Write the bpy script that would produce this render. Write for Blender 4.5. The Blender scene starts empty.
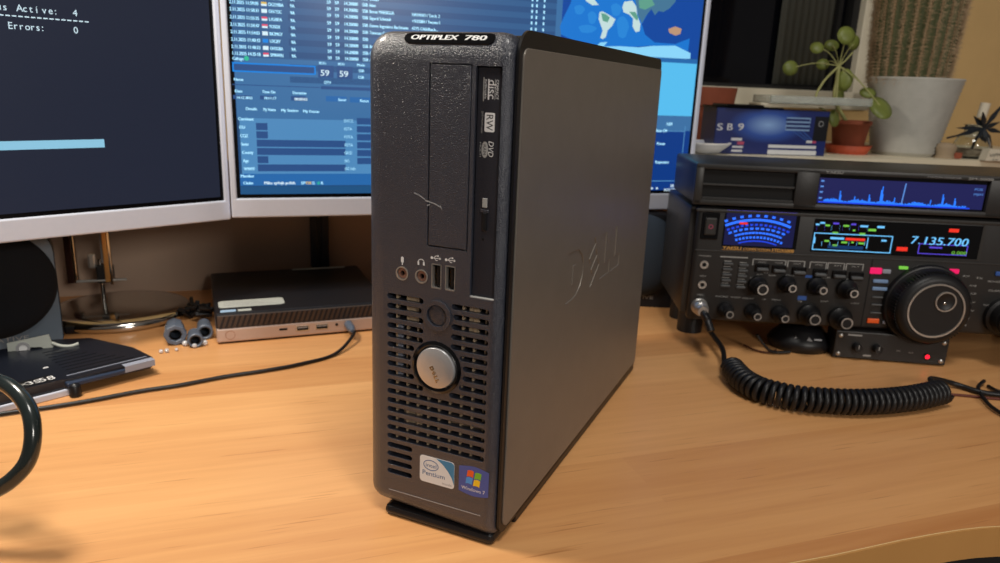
import bpy, bmesh, math, random
from mathutils import Matrix, Vector
random.seed(7)
S = 0.001                       # the script is written in millimetres
col = bpy.context.scene.collection
R = math.radians

# ------------------------------------------------------------------ camera model (also used to read sizes off flat faces)
CAM_H, CAM_F, CAM_PITCH, CAM_ROLL = 264.88, 730.2, 0.2627, 0.0404
_cp, _sp = math.cos(CAM_PITCH), math.sin(CAM_PITCH)
_fw = Vector((0, _cp, -_sp)); _r = Vector((1, 0, 0)); _u = Vector((0, _sp, _cp))
_R = math.cos(CAM_ROLL) * _r + math.sin(CAM_ROLL) * _u
_U = -math.sin(CAM_ROLL) * _r + math.cos(CAM_ROLL) * _u
def ray(x, y): return _fw + _R * ((x - 500) / CAM_F) - _U * ((y - 281.5) / CAM_F)
def table(x, y, z=0):
    d = ray(x, y); t = (z - CAM_H) / d.z
    return (d.x * t, d.y * t, z)
def deep(x, y, Y):
    d = ray(x, y); t = Y / d.y
    return (d.x * t, Y, CAM_H + d.z * t)
def face(o, yaw, side=False):
    """returns f(px,py) -> local (u, z) on the vertical plane through o with heading yaw"""
    a = Vector((math.cos(yaw), math.sin(yaw), 0)); n = Vector((-math.sin(yaw), math.cos(yaw), 0))
    o = Vector((o[0], o[1], 0)); c = Vector((0, 0, CAM_H))
    def f(x, y):
        d = ray(x, y); t = (o - c).dot(n) / d.dot(n); p = c + d * t
        return ((p - o).dot(a), p.z)
    return f

# ------------------------------------------------------------------ materials
def lin(c):
    return tuple(((v/255)/12.92 if v/255 <= .04045 else ((v/255+.055)/1.055)**2.4) for v in c) + (1,)
def mat(name, rgb, rough=.5, metal=0, noise=0, nscale=200, bump=0, bscale=800, spec=.5, coat=0, trans=0, ior=1.45, emit=None, es=1, alpha=1):
    m = bpy.data.materials.new(name); m.use_nodes = True
    nt = m.node_tree; b = nt.nodes['Principled BSDF']
    b.inputs['Base Color'].default_value = lin(rgb); b.inputs['Roughness'].default_value = rough
    b.inputs['Metallic'].default_value = metal; b.inputs['Specular IOR Level'].default_value = spec
    b.inputs['Coat Weight'].default_value = coat; b.inputs['Transmission Weight'].default_value = trans
    b.inputs['IOR'].default_value = ior; b.inputs['Alpha'].default_value = alpha
    tc = nt.nodes.new('ShaderNodeTexCoord')
    nz = nt.nodes.new('ShaderNodeTexNoise'); nz.inputs['Scale'].default_value = nscale; nz.inputs['Detail'].default_value = 4
    nt.links.new(tc.outputs['Object'], nz.inputs['Vector'])
    mx = nt.nodes.new('ShaderNodeMix'); mx.data_type = 'RGBA'; mx.blend_type = 'MULTIPLY'
    mx.inputs['Factor'].default_value = max(noise, .04)
    mx.inputs['A'].default_value = lin(rgb)
    rp = nt.nodes.new('ShaderNodeValToRGB'); rp.color_ramp.elements[0].position = .3; rp.color_ramp.elements[1].position = .7
    rp.color_ramp.elements[0].color = (.35, .35, .35, 1)
    nt.links.new(nz.outputs['Fac'], rp.inputs['Fac']); nt.links.new(rp.outputs['Color'], mx.inputs['B'])
    nt.links.new(mx.outputs['Result'], b.inputs['Base Color'])
    if bump:
        n2 = nt.nodes.new('ShaderNodeTexNoise'); n2.inputs['Scale'].default_value = bscale; n2.inputs['Detail'].default_value = 2
        nt.links.new(tc.outputs['Object'], n2.inputs['Vector'])
        bp = nt.nodes.new('ShaderNodeBump'); bp.inputs['Strength'].default_value = bump; bp.inputs['Distance'].default_value = .0005
        nt.links.new(n2.outputs['Fac'], bp.inputs['Height']); nt.links.new(bp.outputs['Normal'], b.inputs['Normal'])
    if emit:
        b.inputs['Emission Color'].default_value = lin(emit); b.inputs['Emission Strength'].default_value = es
        b.inputs['Base Color'].default_value = (.004, .004, .004, 1)
        for l in list(b.inputs['Base Color'].links): nt.links.remove(l)
    return m
def glow(name, rgb, es=1.0, rough=.25): return mat(name, (4, 4, 4), rough, emit=rgb, es=es, spec=.3)

def wood_mat(name, yaw, light=(230, 173, 114), dark=(196, 133, 80)):
    m = bpy.data.materials.new(name); m.use_nodes = True; nt = m.node_tree; N = nt.nodes; L = nt.links
    b = N['Principled BSDF']; b.inputs['Roughness'].default_value = .36; b.inputs['Specular IOR Level'].default_value = .42
    tc = N.new('ShaderNodeTexCoord'); mp = N.new('ShaderNodeMapping'); mp.inputs['Rotation'].default_value = (0, 0, -yaw)
    L.new(tc.outputs['Object'], mp.inputs['Vector'])
    sx = N.new('ShaderNodeSeparateXYZ'); L.new(mp.outputs['Vector'], sx.inputs['Vector'])
    # staves: index across the grain
    dv = N.new('ShaderNodeMath'); dv.operation = 'DIVIDE'; dv.inputs[1].default_value = .062; L.new(sx.outputs['Y'], dv.inputs[0])
    fl = N.new('ShaderNodeMath'); fl.operation = 'FLOOR'; L.new(dv.outputs[0], fl.inputs[0])
    # stave end joints
    w1 = N.new('ShaderNodeTexWhiteNoise'); w1.noise_dimensions = '1D'; L.new(fl.outputs[0], w1.inputs['W'])
    ad = N.new('ShaderNodeMath'); ad.operation = 'MULTIPLY_ADD'; ad.inputs[1].default_value = .3
    L.new(sx.outputs['X'], ad.inputs[0]); L.new(w1.outputs['Value'], ad.inputs[2])
    fx = N.new('ShaderNodeMath'); fx.operation = 'FLOOR'; L.new(ad.outputs[0], fx.inputs[0])
    cb = N.new('ShaderNodeCombineXYZ'); L.new(fl.outputs[0], cb.inputs['X']); L.new(fx.outputs[0], cb.inputs['Y'])
    w2 = N.new('ShaderNodeTexWhiteNoise'); w2.noise_dimensions = '3D'; L.new(cb.outputs[0], w2.inputs['Vector'])
    # grain
    m2 = N.new('ShaderNodeMapping'); m2.inputs['Scale'].default_value = (7, 150, 1); L.new(mp.outputs['Vector'], m2.inputs['Vector'])
    av = N.new('ShaderNodeVectorMath'); L.new(m2.outputs[0], av.inputs[0]); L.new(w2.outputs['Color'], av.inputs[1])
    ng = N.new('ShaderNodeTexNoise'); ng.inputs['Scale'].default_value = 1; ng.inputs['Detail'].default_value = 5; ng.inputs['Distortion'].default_value = .4
    L.new(av.outputs[0], ng.inputs['Vector'])
    m3 = N.new('ShaderNodeMapping'); m3.inputs['Scale'].default_value = (2.2, 26, 1); L.new(mp.outputs['Vector'], m3.inputs['Vector'])
    nl = N.new('ShaderNodeTexNoise'); nl.inputs['Scale'].default_value = 1; nl.inputs['Detail'].default_value = 3; nl.inputs['Distortion'].default_value = 1.2
    L.new(m3.outputs[0], nl.inputs['Vector'])
    # dark short streaks
    m4 = N.new('ShaderNodeMapping'); m4.inputs['Scale'].default_value = (16, 420, 1); L.new(mp.outputs['Vector'], m4.inputs['Vector'])
    ns = N.new('ShaderNodeTexNoise'); ns.inputs['Scale'].default_value = 1; ns.inputs['Detail'].default_value = 2; L.new(m4.outputs[0], ns.inputs['Vector'])
    rs = N.new('ShaderNodeValToRGB'); rs.color_ramp.elements[0].position = .66; rs.color_ramp.elements[0].color = (1, 1, 1, 1)
    rs.color_ramp.elements[1].position = .82; rs.color_ramp.elements[1].color = (.62, .5, .4, 1); L.new(ns.outputs['Fac'], rs.inputs['Fac'])
    def mul(x, k):
        q = N.new('ShaderNodeMath'); q.operation = 'MULTIPLY'; q.inputs[1].default_value = k; L.new(x, q.inputs[0]); return q.outputs[0]
    def add(x, y):
        q = N.new('ShaderNodeMath'); q.operation = 'ADD'; L.new(x, q.inputs[0]); L.new(y, q.inputs[1]); return q.outputs[0]
    f = add(add(mul(w2.outputs['Value'], .46), mul(ng.outputs['Fac'], .40)), mul(nl.outputs['Fac'], .45))
    rp = N.new('ShaderNodeValToRGB'); rp.color_ramp.elements[0].position = .30; rp.color_ramp.elements[0].color = lin(dark)
    rp.color_ramp.elements[1].position = .88; rp.color_ramp.elements[1].color = lin(light); L.new(f, rp.inputs['Fac'])
    mx = N.new('ShaderNodeMix'); mx.data_type = 'RGBA'; mx.blend_type = 'MULTIPLY'; mx.inputs['Factor'].default_value = 1
    L.new(rp.outputs['Color'], mx.inputs['A']); L.new(rs.outputs['Color'], mx.inputs['B']); L.new(mx.outputs['Result'], b.inputs['Base Color'])
    return m

def brushed(name, rgb, rough=.42):
    m = mat(name, rgb, rough, metal=.35, noise=.1, nscale=60); nt = m.node_tree; b = nt.nodes['Principled BSDF']
    tc = nt.nodes.new('ShaderNodeTexCoord'); mp = nt.nodes.new('ShaderNodeMapping'); mp.inputs['Scale'].default_value = (1, 60, 3000)
    n = nt.nodes.new('ShaderNodeTexNoise'); n.inputs['Scale'].default_value = 1; n.inputs['Detail'].default_value = 3
    nt.links.new(tc.outputs['Object'], mp.inputs['Vector']); nt.links.new(mp.outputs[0], n.inputs['Vector'])
    bp = nt.nodes.new('ShaderNodeBump'); bp.inputs['Strength'].default_value = .08; bp.inputs['Distance'].default_value = .0003
    nt.links.new(n.outputs['Fac'], bp.inputs['Height']); nt.links.new(bp.outputs['Normal'], b.inputs['Normal'])
    return m

M = dict(
    bezel=mat('bezel_plastic', (54, 57, 68), .29, bump=1.0, bscale=1500, noise=.35, nscale=1400, spec=1.0, coat=.25),
    black=mat('black_plastic', (20, 20, 23), .38, bump=.15, bscale=1500),
    gloss=mat('glossy_black', (10, 10, 12), .14), dark=mat('dark_void', (6, 6, 7), .8),
    steel=brushed('painted_steel', (126, 119, 111)), chrome=mat('chrome', (205, 202, 196), .12, 1),
    satin=mat('satin_silver', (198, 196, 192), .3, .8), silver=mat('silver_plastic', (202, 207, 222), .42, .15),
    white=mat('white_print', (225, 225, 225), .5), grey=mat('grey_print', (150, 150, 152), .5),
    copper=mat('pinkish_contact', (168, 132, 118), .3, .7), grille=mat('zinc_grille', (205, 180, 148), .45, .3),
    intel=mat('sticker_white', (222, 224, 226), .35), intelb=mat('sticker_blue', (60, 130, 175), .35),
    navy=mat('print_blue', (40, 95, 150), .4), winb=mat('sticker_violet', (72, 88, 160), .3),
    wr=mat('flag_red', (235, 95, 35), .35), wg=mat('flag_green', (125, 185, 50), .35),
    wb=mat('flag_blue', (80, 150, 225), .35), wy=mat('flag_yellow', (245, 200, 40), .35),
    radio=mat('radio_black', (38, 37, 37), .42, bump=.2, bscale=1200, noise=.1), radiol=mat('radio_case', (46, 45, 44), .4, bump=.2),
    knob=mat('knob_rubber', (20, 20, 22), .45), button=mat('button_grey', (72, 74, 76), .4),
    line=mat('panel_print', (160, 160, 158), .5), gold=mat('gold_print', (225, 170, 90), .4),
    cloth=mat('speaker_cloth', (15, 18, 24), .95, bump=.4, bscale=2500), spk=mat('speaker_grey', (98, 112, 126), .5),
    spkb=mat('speaker_black', (22, 24, 30), .45),
    pcb=mat('battery_black', (24, 28, 38), .3, bump=.15, bscale=500), labelg=mat('label_grey', (150, 155, 170), .5),
    rubber=mat('cable_rubber', (22, 22, 24), .42), hose=mat('dark_hose', (34, 42, 42), .22, noise=.5, nscale=60, coat=.4),
    tube=mat('tube_plastic', (92, 102, 118), .4), glass=mat('clear_glass', (245, 250, 250), .03, trans=1, ior=1.5),
    acryl=mat('clear_acrylic', (225, 228, 222), .15, trans=.75, ior=1.3),
    minisil=mat('mini_silver', (196, 176, 166), .42, .35), minib=mat('mini_black', (22, 24, 31), .45), minig=mat('mini_mesh', (84, 72, 66), .45, .4),
    sticker=mat('pale_sticker', (186, 190, 184), .5), stickerb=mat('blue_sticker', (160, 190, 220), .5),
    terra=mat('terracotta', (146, 76, 52), .8, noise=.3, nscale=40), terral=mat('orange_saucer', (190, 84, 54), .6, noise=.1),
    ceramic=mat('ribbed_ceramic', (178, 176, 168), .6, noise=.2, nscale=60), soil=mat('potting_soil', (60, 44, 34), .95, noise=.7, nscale=300),
    cactus=mat('cactus_skin', (86, 90, 56), .7, noise=.4, nscale=90), spine=mat('cactus_spine', (172, 146, 114), .7),
    leaf=mat('pilea_leaf', (112, 122, 56), .45, noise=.25, nscale=120), stem=mat('plant_stem', (150, 150, 96), .6),
    dleaf=mat('dark_leaf', (26, 34, 42), .5), cream=mat('cream_laminate', (222, 212, 186), .45, noise=.06, nscale=20),
    frame=mat('window_frame', (216, 208, 186), .5, noise=.08, nscale=20), wall=mat('orange_wall', (212, 178, 122), .9, noise=.12, nscale=18, bump=.2, bscale=300),
    curtain=mat('grey_curtain', (100, 102, 96), .9, bump=.4, bscale=1200, noise=.2, nscale=500), pane=mat('dark_pane', (10, 11, 16), .06, spec=.6),
    gasket=mat('window_gasket', (28, 28, 28), .6), floor=mat('dark_floor', (52, 42, 36), .7, noise=.3, nscale=12),
    edge=mat('pvc_edge_line', (236, 208, 150), .4), under=mat('dark_apron', (36, 30, 30), .8), card=mat('white_card', (205, 196, 176), .7),
    ink=mat('ink', (28, 26, 30), .7), boxb=mat('box_navy', (26, 40, 92), .35), boxk=mat('box_black', (16, 17, 24), .35),
    boxl=mat('box_pale_blue', (120, 150, 190), .4), boxm=mat('box_mid_blue', (52, 88, 158), .35), boxw=mat('box_white', (198, 200, 204), .4), boxr=mat('box_red', (170, 70, 100), .4),
    paper=mat('beige_paper', (150, 132, 108), .8), bracket=mat('grey_bracket', (176, 180, 172), .5),
)
M['wood'] = wood_mat('beech_laminate', .335)
M['woodedge'] = wood_mat('beech_edge', .3, (222, 166, 100), (196, 142, 82))

# ------------------------------------------------------------------ mesh building
FR = Matrix(((1, 0, 0, 0), (0, 0, -1, 0), (0, 1, 0, 0), (0, 0, 0, 1)))        # (u,v,w) -> x, z up, w towards -y
SD = Matrix(((0, 0, 1, 0), (1, 0, 0, 0), (0, 1, 0, 0), (0, 0, 0, 1)))         # (u,v,w) -> y, z up, w towards +x
def T(x=0, y=0, z=0): return Matrix.Translation((x, y, z))
def RX(a): return Matrix.Rotation(a, 4, 'X')
def RY(a): return Matrix.Rotation(a, 4, 'Y')
def RZ(a): return Matrix.Rotation(a, 4, 'Z')

_textcache = {}
def text_mesh(s):
    if s in _textcache: return _textcache[s]
    cu = bpy.data.curves.new('t', 'FONT'); cu.body = s; cu.size = 1; cu.resolution_u = 3
    ob = bpy.data.objects.new('t', cu); col.objects.link(ob)
    bpy.context.view_layer.update()
    me = bpy.data.meshes.new_from_object(ob.evaluated_get(bpy.context.evaluated_depsgraph_get()))
    vs = [v.co.copy() for v in me.vertices]; fs = [tuple(p.vertices) for p in me.polygons]
    bpy.data.objects.remove(ob); bpy.data.curves.remove(cu); bpy.data.meshes.remove(me)
    w = max((v.x for v in vs), default=0)
    _textcache[s] = (vs, fs, w); return _textcache[s]

class MB:
    def __init__(s): s.v = []; s.f = []; s.m = []; s.mats = []; s.sm = []
    def mi(s, m):
        m = M[m] if isinstance(m, str) else m
        if m not in s.mats: s.mats.append(m)
        return s.mats.index(m)
    def add(s, vs, fs, m, X=None, smooth=False):
        n = len(s.v); i = s.mi(m)
        for v in vs:
            v = Vector(v); s.v.append(X @ v if X else v)
        flip = X is not None and X.to_3x3().determinant() < 0
        for f in fs:
            f = [n + k for k in f]
            s.f.append(f[::-1] if flip else f); s.m.append(i); s.sm.append(smooth)
        return s
    def bm(s, bm, m, X=None, smooth=False):
        bm.verts.index_update()
        s.add([v.co.copy() for v in bm.verts], [[v.index for v in f.verts] for f in bm.faces], m, X, smooth); bm.free(); return s
    def box(s, a, b, m, bev=0, seg=2, X=None):
        bm = bmesh.new(); bmesh.ops.create_cube(bm, size=1)
        for v in bm.verts:
            v.co = Vector([a[i] + (v.co[i] + .5) * (b[i] - a[i]) for i in range(3)])
        if bev: bmesh.ops.bevel(bm, geom=list(bm.edges), offset=bev, segments=seg, profile=.5, affect='EDGES', clamp_overlap=True)
        return s.bm(bm, m, X, False)
    def lathe(s, prof, m, X=None, n=28, smooth=True, cap=True, sx=1, sy=1):
        vs = []; fs = []
        for r, z in prof:
            for k in range(n):
                a = 2 * math.pi * k / n; vs.append((r * math.cos(a) * sx, r * math.sin(a) * sy, z))
        for i in range(len(prof) - 1):
            for k in range(n):
                k2 = (k + 1) % n; fs.append((i * n + k, i * n + k2, (i + 1) * n + k2, (i + 1) * n + k))
        s.add(vs, fs, m, X, smooth)
        if cap:
            if prof[0][0] > .01: s.add(vs[:n], [tuple(range(n))[::-1]], m, X)
            if prof[-1][0] > .01: s.add(vs[-n:], [tuple(range(n))], m, X)
        return s
    def cyl(s, r, z0, z1, m, X=None, n=28, ch=0):
        p = [(r, z0), (r, z1)] if not ch else [(r, z0), (r, z1 - ch), (r - ch, z1)]
        return s.lathe(p, m, X, n, smooth=False)
    def ring(s, r0, r1, z0, z1, m, X=None, n=36):
        return s.lathe([(r0, z0), (r1, z0), (r1, z1), (r0, z1), (r0, z0)], m, X, n, smooth=False, cap=False)
    def prism(s, poly, z0, z1, m, X=None):
        n = len(poly)
        ar = sum(poly[i][0] * poly[(i + 1) % n][1] - poly[(i + 1) % n][0] * poly[i][1] for i in range(n))
        if ar < 0: poly = poly[::-1]
        vs = [(x, y, z0) for x, y in poly] + [(x, y, z1) for x, y in poly]
        fs = [tuple(range(n))[::-1], tuple(range(n, 2 * n))] + [(i, (i + 1) % n, n + (i + 1) % n, n + i) for i in range(n)]
        return s.add(vs, fs, m, X)
    def rect(s, u0, v0, u1, v1, m, X=FR, w=.15, w0=0): return s.box((u0, v0, w0), (u1, v1, w), m, X=X)
    def tube(s, pts, r, m, n=10, X=None, steps=6, closed=False, r_end=None):
        P = [Vector(p) for p in pts]; Q = []
        for i in range(len(P) - 1):
            a = P[max(i - 1, 0)]; b = P[i]; c = P[i + 1]; d = P[min(i + 2, len(P) - 1)]
            for k in range(steps):
                t = k / steps
                Q.append(.5 * ((2 * b) + (c - a) * t + (2 * a - 5 * b + 4 * c - d) * t * t + (3 * b - a - 3 * c + d) * t ** 3))
        Q.append(P[-1]); vs = []; fs = []; up = Vector((0, 0, 1)); prev = None
        for i, q in enumerate(Q):
            t = (Q[min(i + 1, len(Q) - 1)] - Q[max(i - 1, 0)]).normalized()
            if prev is None: a = t.cross(up) if abs(t.z) < .9 else t.cross(Vector((1, 0, 0)))
            else: a = prev - t * prev.dot(t)
            a.normalize(); prev = a; b = t.cross(a)
            rr = r if r_end is None else r + (r_end - r) * i / (len(Q) - 1)
            for k in range(n):
                an = 2 * math.pi * k / n; vs.append(q + (a * math.cos(an) + b * math.sin(an)) * rr)
        for i in range(len(Q) - 1):
            for k in range(n):
                k2 = (k + 1) % n; fs.append((i * n + k, i * n + k2, (i + 1) * n + k2, (i + 1) * n + k))
        s.add(vs, fs, m, X, True)
        s.add(vs[:n], [tuple(range(n))[::-1]], m, X); s.add(vs[-n:], [tuple(range(n))], m, X)
        return s
    def text(s, string, u, v, cap, m, X=FR, xs=1, shear=0, rot=0, w=.2, width=None, align='l', fmap=None):
        vs, fs, tw = text_mesh(string)
        k = cap / .73
        if width: xs = width / (tw * k)
        off = {'l': 0, 'c': -tw * k * xs / 2, 'r': -tw * k * xs}[align]
        out = []
        for p in vs:
            x = p.x * k * xs + off + p.y * k * shear; y = p.y * k
            x, y = x * math.cos(rot) - y * math.sin(rot), x * math.sin(rot) + y * math.cos(rot)
            out.append(fmap(u + x, v + y) if fmap else Vector((u + x, v + y, w)))
        return s.add(out, fs, m, None if fmap else X)
    def build(s, name, parent=None, smooth=None):
        me = bpy.data.meshes.new(name); me.from_pydata([v * S for v in s.v], [], s.f)
        for m in s.mats: me.materials.append(m)
        for p, i, sm in zip(me.polygons, s.m, s.sm): p.material_index = i; p.use_smooth = sm if smooth is None else smooth
        me.update()
        o = bpy.data.objects.new(name, me); col.objects.link(o); o.parent = parent
        return o

def tag(o, label=None, cat=None, group=None, kind=None):
    if label: o['label'] = label
    if cat: o['category'] = cat
    if group: o['group'] = group
    if kind: o['kind'] = kind
    return o
def thing(name, label, cat, loc=(0, 0, 0), yaw=0, group=None):
    o = bpy.data.objects.new(name, None); col.objects.link(o)
    o.location = Vector(loc) * S; o.rotation_euler = (0, 0, yaw); o.empty_display_size = .02
    return tag(o, label, cat, group)
def place(o, loc, yaw=0): o.location = Vector(loc) * S; o.rotation_euler = (0, 0, yaw); return o
def copy_tree(o, parent=None):
    c = o.copy(); col.objects.link(c); c.parent = parent
    for ch in [x for x in bpy.data.objects if x.parent == o]: copy_tree(ch, c)
    return c
def auto_smooth(o, ang=35):
    me = o.data
    for p in me.polygons: p.use_smooth = True
    try: me.set_sharp_from_angle(angle=R(ang))
    except Exception: pass
    return o
def rrect(x0, y0, x1, y1, r, n=5):
    if not isinstance(r, (tuple, list)): r = (r,) * 4
    P = []
    for (cx, cy, a0, rr) in ((x1 - r[0], y1 - r[0], 0, r[0]), (x0 + r[1], y1 - r[1], 90, r[1]), (x0 + r[2], y0 + r[2], 180, r[2]), (x1 - r[3], y0 + r[3], 270, r[3])):
        for k in range(n + 1):
            a = R(a0 + 90 * k / n); P.append((cx + rr * math.cos(a), cy + rr * math.sin(a)))
    return P

# ================================================================== THE SETTING
WY = .30                                                   # heading of the back wall
WO = (-234, 1101)
def wl(u, d, z): return (WO[0] + u * math.cos(WY) + d * math.sin(WY), WO[1] + u * math.sin(WY) - d * math.cos(WY), z)
b = MB(); b.box((-2600, -2600, -760), (2600, 2600, -740), 'floor'); o = b.build('floor'); tag(o, kind='structure')
# wall with a window opening; local frame: x along the wall, y = away from the room
u0w, u1w, z0w, z1w = 330, 925, 246, 1250
b = MB()
b.box((-2000, 0, -740), (u0w, 120, 1700), 'wall'); b.box((u1w, 0, -740), (2300, 120, 1700), 'wall')
b.box((u0w, 0, -740), (u1w, 120, z0w), 'wall'); b.box((u0w, 0, z1w), (u1w, 120, 1700), 'wall')
o = b.build('wall_back'); place(o, (WO[0], WO[1], 0), WY); tag(o, kind='structure')
b = MB(); b.box((-900, 0, -.5), (1200, 12, 162), mat('brown_panel', (176, 150, 130), .7, noise=.08, nscale=8)); o = b.build('trim_2'); place(o, (-230, 937, 0), .34); tag(o, kind='structure')
# window
wf = face((WO[0], WO[1]), WY)
win = bpy.data.objects.new('window_1', None); col.objects.link(win); place(win, (WO[0], WO[1], 0), WY); tag(win, kind='structure')
zb = wf(780, 89)[1]; ur = wf(856, 40)[0]
b = MB()
b.box((u0w, -12, z0w), (u1w, 60, zb), 'frame', 2); b.box((ur, -12, z0w), (u1w, 60, z1w), 'frame', 2)
b.box((u0w, -12, z0w), (u0w + 40, 60, z1w), 'frame', 2); b.box((u0w, -12, z1w - 50), (u1w, 60, z1w), 'frame', 2)
b.build('window_frame', win)
b = MB(); b.box((ur - 14, 2, zb), (ur, 20, z1w - 50), 'gasket'); b.box((u0w + 40, 2, zb), (ur, 20, zb + 6), 'gasket')
b.box((ur - 42, 4, zb + 6), (ur - 34, 20, z1w - 50), 'gasket'); b.build('window_gasket', win)
b = MB(); b.box((u0w + 40, 22, zb), (ur, 28, z1w - 50), 'pane'); b.build('window_pane', win)
# curtain strip in front of the dark pane
cu0 = wf(777, 80)[0]
n = 40; pts = []
for i in range(n + 1):
    u = cu0 + (ur - 44 - cu0) * i / n; pts.append((u, 12 + .7 * math.sin(i * 1.25)))
vs = []; fs = []
for (u, y) in pts: vs += [(u, y, zb + 8), (u, y, z1w - 60), (u, y + 1.5, zb + 8), (u, y + 1.5, z1w - 60)]
for i in range(n): 
    a = 4 * i; fs += [(a, a + 4, a + 5, a + 1), (a + 2, a + 3, a + 7, a + 6), (a + 1, a + 5, a + 7, a + 3), (a, a + 2, a + 6, a + 4)]
fs += [(0, 1, 3, 2), (4 * n, 4 * n + 2, 4 * n + 3, 4 * n + 1)]
b = MB(); b.add(vs, fs, 'curtain', None, True); o = b.build('curtain'); place(o, (WO[0], WO[1], 0), WY)
tag(o, 'plain grey curtain strip hanging against the dark window pane behind the round leaved plant', 'curtain')
# sill
sf = (246, 903); L = 800
def slw(x, y):      # world -> sill local
    return (x, y)
b = MB()
poly = rrect(0, 0, L, 318, (4, 4, 4, 30))
b.prism(poly, 166, 190, 'cream'); o = b.build('trim_1'); place(o, (sf[0], sf[1], 0), WY); tag(o, kind='structure')

# ================================================================== DESK
front = [(-1100, -30), (-300, 222), (60, 337), (177, 374), (205, 383), (227, 391), (257, 402), (285, 411), (304, 416.5), (318, 419.8), (332, 422), (352, 424.5), (400, 427), (1500, 455)]
back = [(1500, 1101 + (1500 + 234) * .3093 - 4), (-1100, 1101 + (-1100 + 234) * .3093 - 4)]
desk = thing('desk', 'beech laminate desk with a curved front edge carrying all the equipment', 'desk', (0, 0, -740))
b = MB(); b.prism(front + back, 718, 740, 'wood'); b.build('desk_top', desk)
b = MB()
def offs(P, d):
    out = []
    for i, p in enumerate(P):
        a = Vector(P[max(i - 1, 0)]); c = Vector(P[min(i + 1, len(P) - 1)]); t = (c - a).normalized()
        out.append((p[0] + t.y * d, p[1] - t.x * d))
    return out
b.prism(front + offs(front, 2)[::-1], 718.3, 740, 'woodedge')
b.build('edge_band', desk)
b = MB(); b.prism(front + offs(front, .55)[::-1], 740, 740.08, 'edge'); b.build('edge_line', desk)
b = MB(); b.prism(offs(front, -40) + offs(front, -58)[::-1], 560, 718, 'under'); b.build('apron', desk)
for x, y in ((-1040, 60), (1440, 520), (-1040, 760), (1440, 1500)):
    b = MB(); b.box((x, y, 0), (x + 50, y + 50, 718), 'under', 3); b.build('leg', desk)

# ================================================================== THE TOWER COMPUTER
PX, PY, PYAW = -79.8, 412.0, -.4151
pc = thing('tower_computer', 'slim dark grey upright desktop computer with ventilated front in the middle of the desk', 'computer', (PX, PY, 0), PYAW)
pf = face((PX, PY), PYAW)
# bezel shell
def ring_pts(phi):
    c = 1 - math.cos(phi); y = 8 * (1 - math.sin(phi))
    Rl, Rr, Rt, Rb = 12, 6.5, 15, 9; L0 = 1.4
    low = lambda x, z: z + (9.3 - .066 * (x - 16) - 7) * max(0, 1 - z / 50)
    return [(x, y, low(x, z)) for x, z in rrect(L0 + Rl * c, 7 + Rb * c, 89 - Rr * c, 290.5 - Rt * c, (max(9 - 7 * c, 1.5), max(14 - 11 * c, 1.5), max(9 - 7 * c, 1.5), max(4.5 - 3 * c, 1.5)), 6)]
# top radius needs a deeper curve, so shape y by height too
rings = []
for k in range(9): rings.append(ring_pts(R(90) * k / 8))
rings = [[(x, 14, z) for x, y, z in rings[0]]] + rings
n = len(rings[0]); vs = [p for r_ in rings for p in r_]; fs = [tuple(range(n))]
for i in range(len(rings) - 1):
    for k in range(n):
        k2 = (k + 1) % n; fs.append((i * n + k, (i + 1) * n + k, (i + 1) * n + k2, i * n + k2))
fs.append(tuple(range((len(rings) - 1) * n, len(rings) * n))[::-1])
bz = MB(); bz.add(vs, fs, 'bezel', None, True); bezel = bz.build('front_bezel', pc)
bmx = bmesh.new(); bmx.from_mesh(bezel.data); bmesh.ops.recalc_face_normals(bmx, faces=bmx.faces); bmx.to_mesh(bezel.data); bmx.free()
# cutters
def stad(x0, x1, z, h, n=5): return rrect(x0, z - h / 2, x1, z + h / 2, h / 2 - .01, n)
cut = MB()
BX, BZ = 49.4, 106.6
for i in range(20):
    z = 32.6 + 5.91 * i; segs = []
    if i < 4: segs = [(16.3, 33.8)]
    else:
        dz = abs(z - BZ); hc = math.sqrt(max(0, 17.2 ** 2 - dz * dz))
        dz2 = abs(z - 138); h2 = math.sqrt(max(0, 10.2 ** 2 - dz2 * dz2))
        g = max(hc, h2)
        if z > 112: g = max(g, 9.0)
        if g == 0: segs = [(16.3, 81.6)]
        else: segs = [(16.3, BX - g), (BX + g, 81.6)]
    for a, c in segs: cut.prism(stad(a, c, z, 3.3), -9.5, 6, 'dark', FR)
cut.prism(rrect(42.2, 177.3, 67.2, 274.6, .6, 2), -2.5, 6, 'dark', FR)
cut.prism(rrect(69.3, 152, 83.9, 273.8, .6, 2), -5, 6, 'dark', FR)
for x in (48.4, 57.1): cut.prism(rrect(x - 3.2, 153.6, x + 3.2, 168, .4, 2), -9, 6, 'dark', FR)
for x in (26.2, 38.9): cut.prism([(x + 4.1 * math.cos(R(a)), 159.4 + 4.1 * math.sin(R(a))) for a in range(0, 360, 15)], -6, 6, 'dark', FR)
cut.prism([(BX + 16 * math.cos(R(a)), BZ + 16 * math.sin(R(a))) for a in range(0, 360, 10)], -4, 6, 'dark', FR)
cut.prism([(BX + 6.3 * math.cos(R(a)), 138 + 6.3 * math.sin(R(a))) for a in range(0, 360, 12)], -2, 6, 'dark', FR)
co = cut.build('cutter', pc)
md = bezel.modifiers.new('b', 'BOOLEAN'); md.object = co; md.solver = 'EXACT'; md.operation = 'DIFFERENCE'
bpy.context.view_layer.update()
me = bpy.data.meshes.new_from_object(bezel.evaluated_get(bpy.context.evaluated_depsgraph_get()))
bezel.modifiers.clear(); bezel.data = me; bpy.data.objects.remove(co)
me.materials.clear(); me.materials.append(M['bezel'])
for p in me.polygons: p.material_index = 0
bmx = bmesh.new(); bmx.from_mesh(me); bmesh.ops.remove_doubles(bmx, verts=bmx.verts, dist=2e-6); bmx.normal_update()
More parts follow.
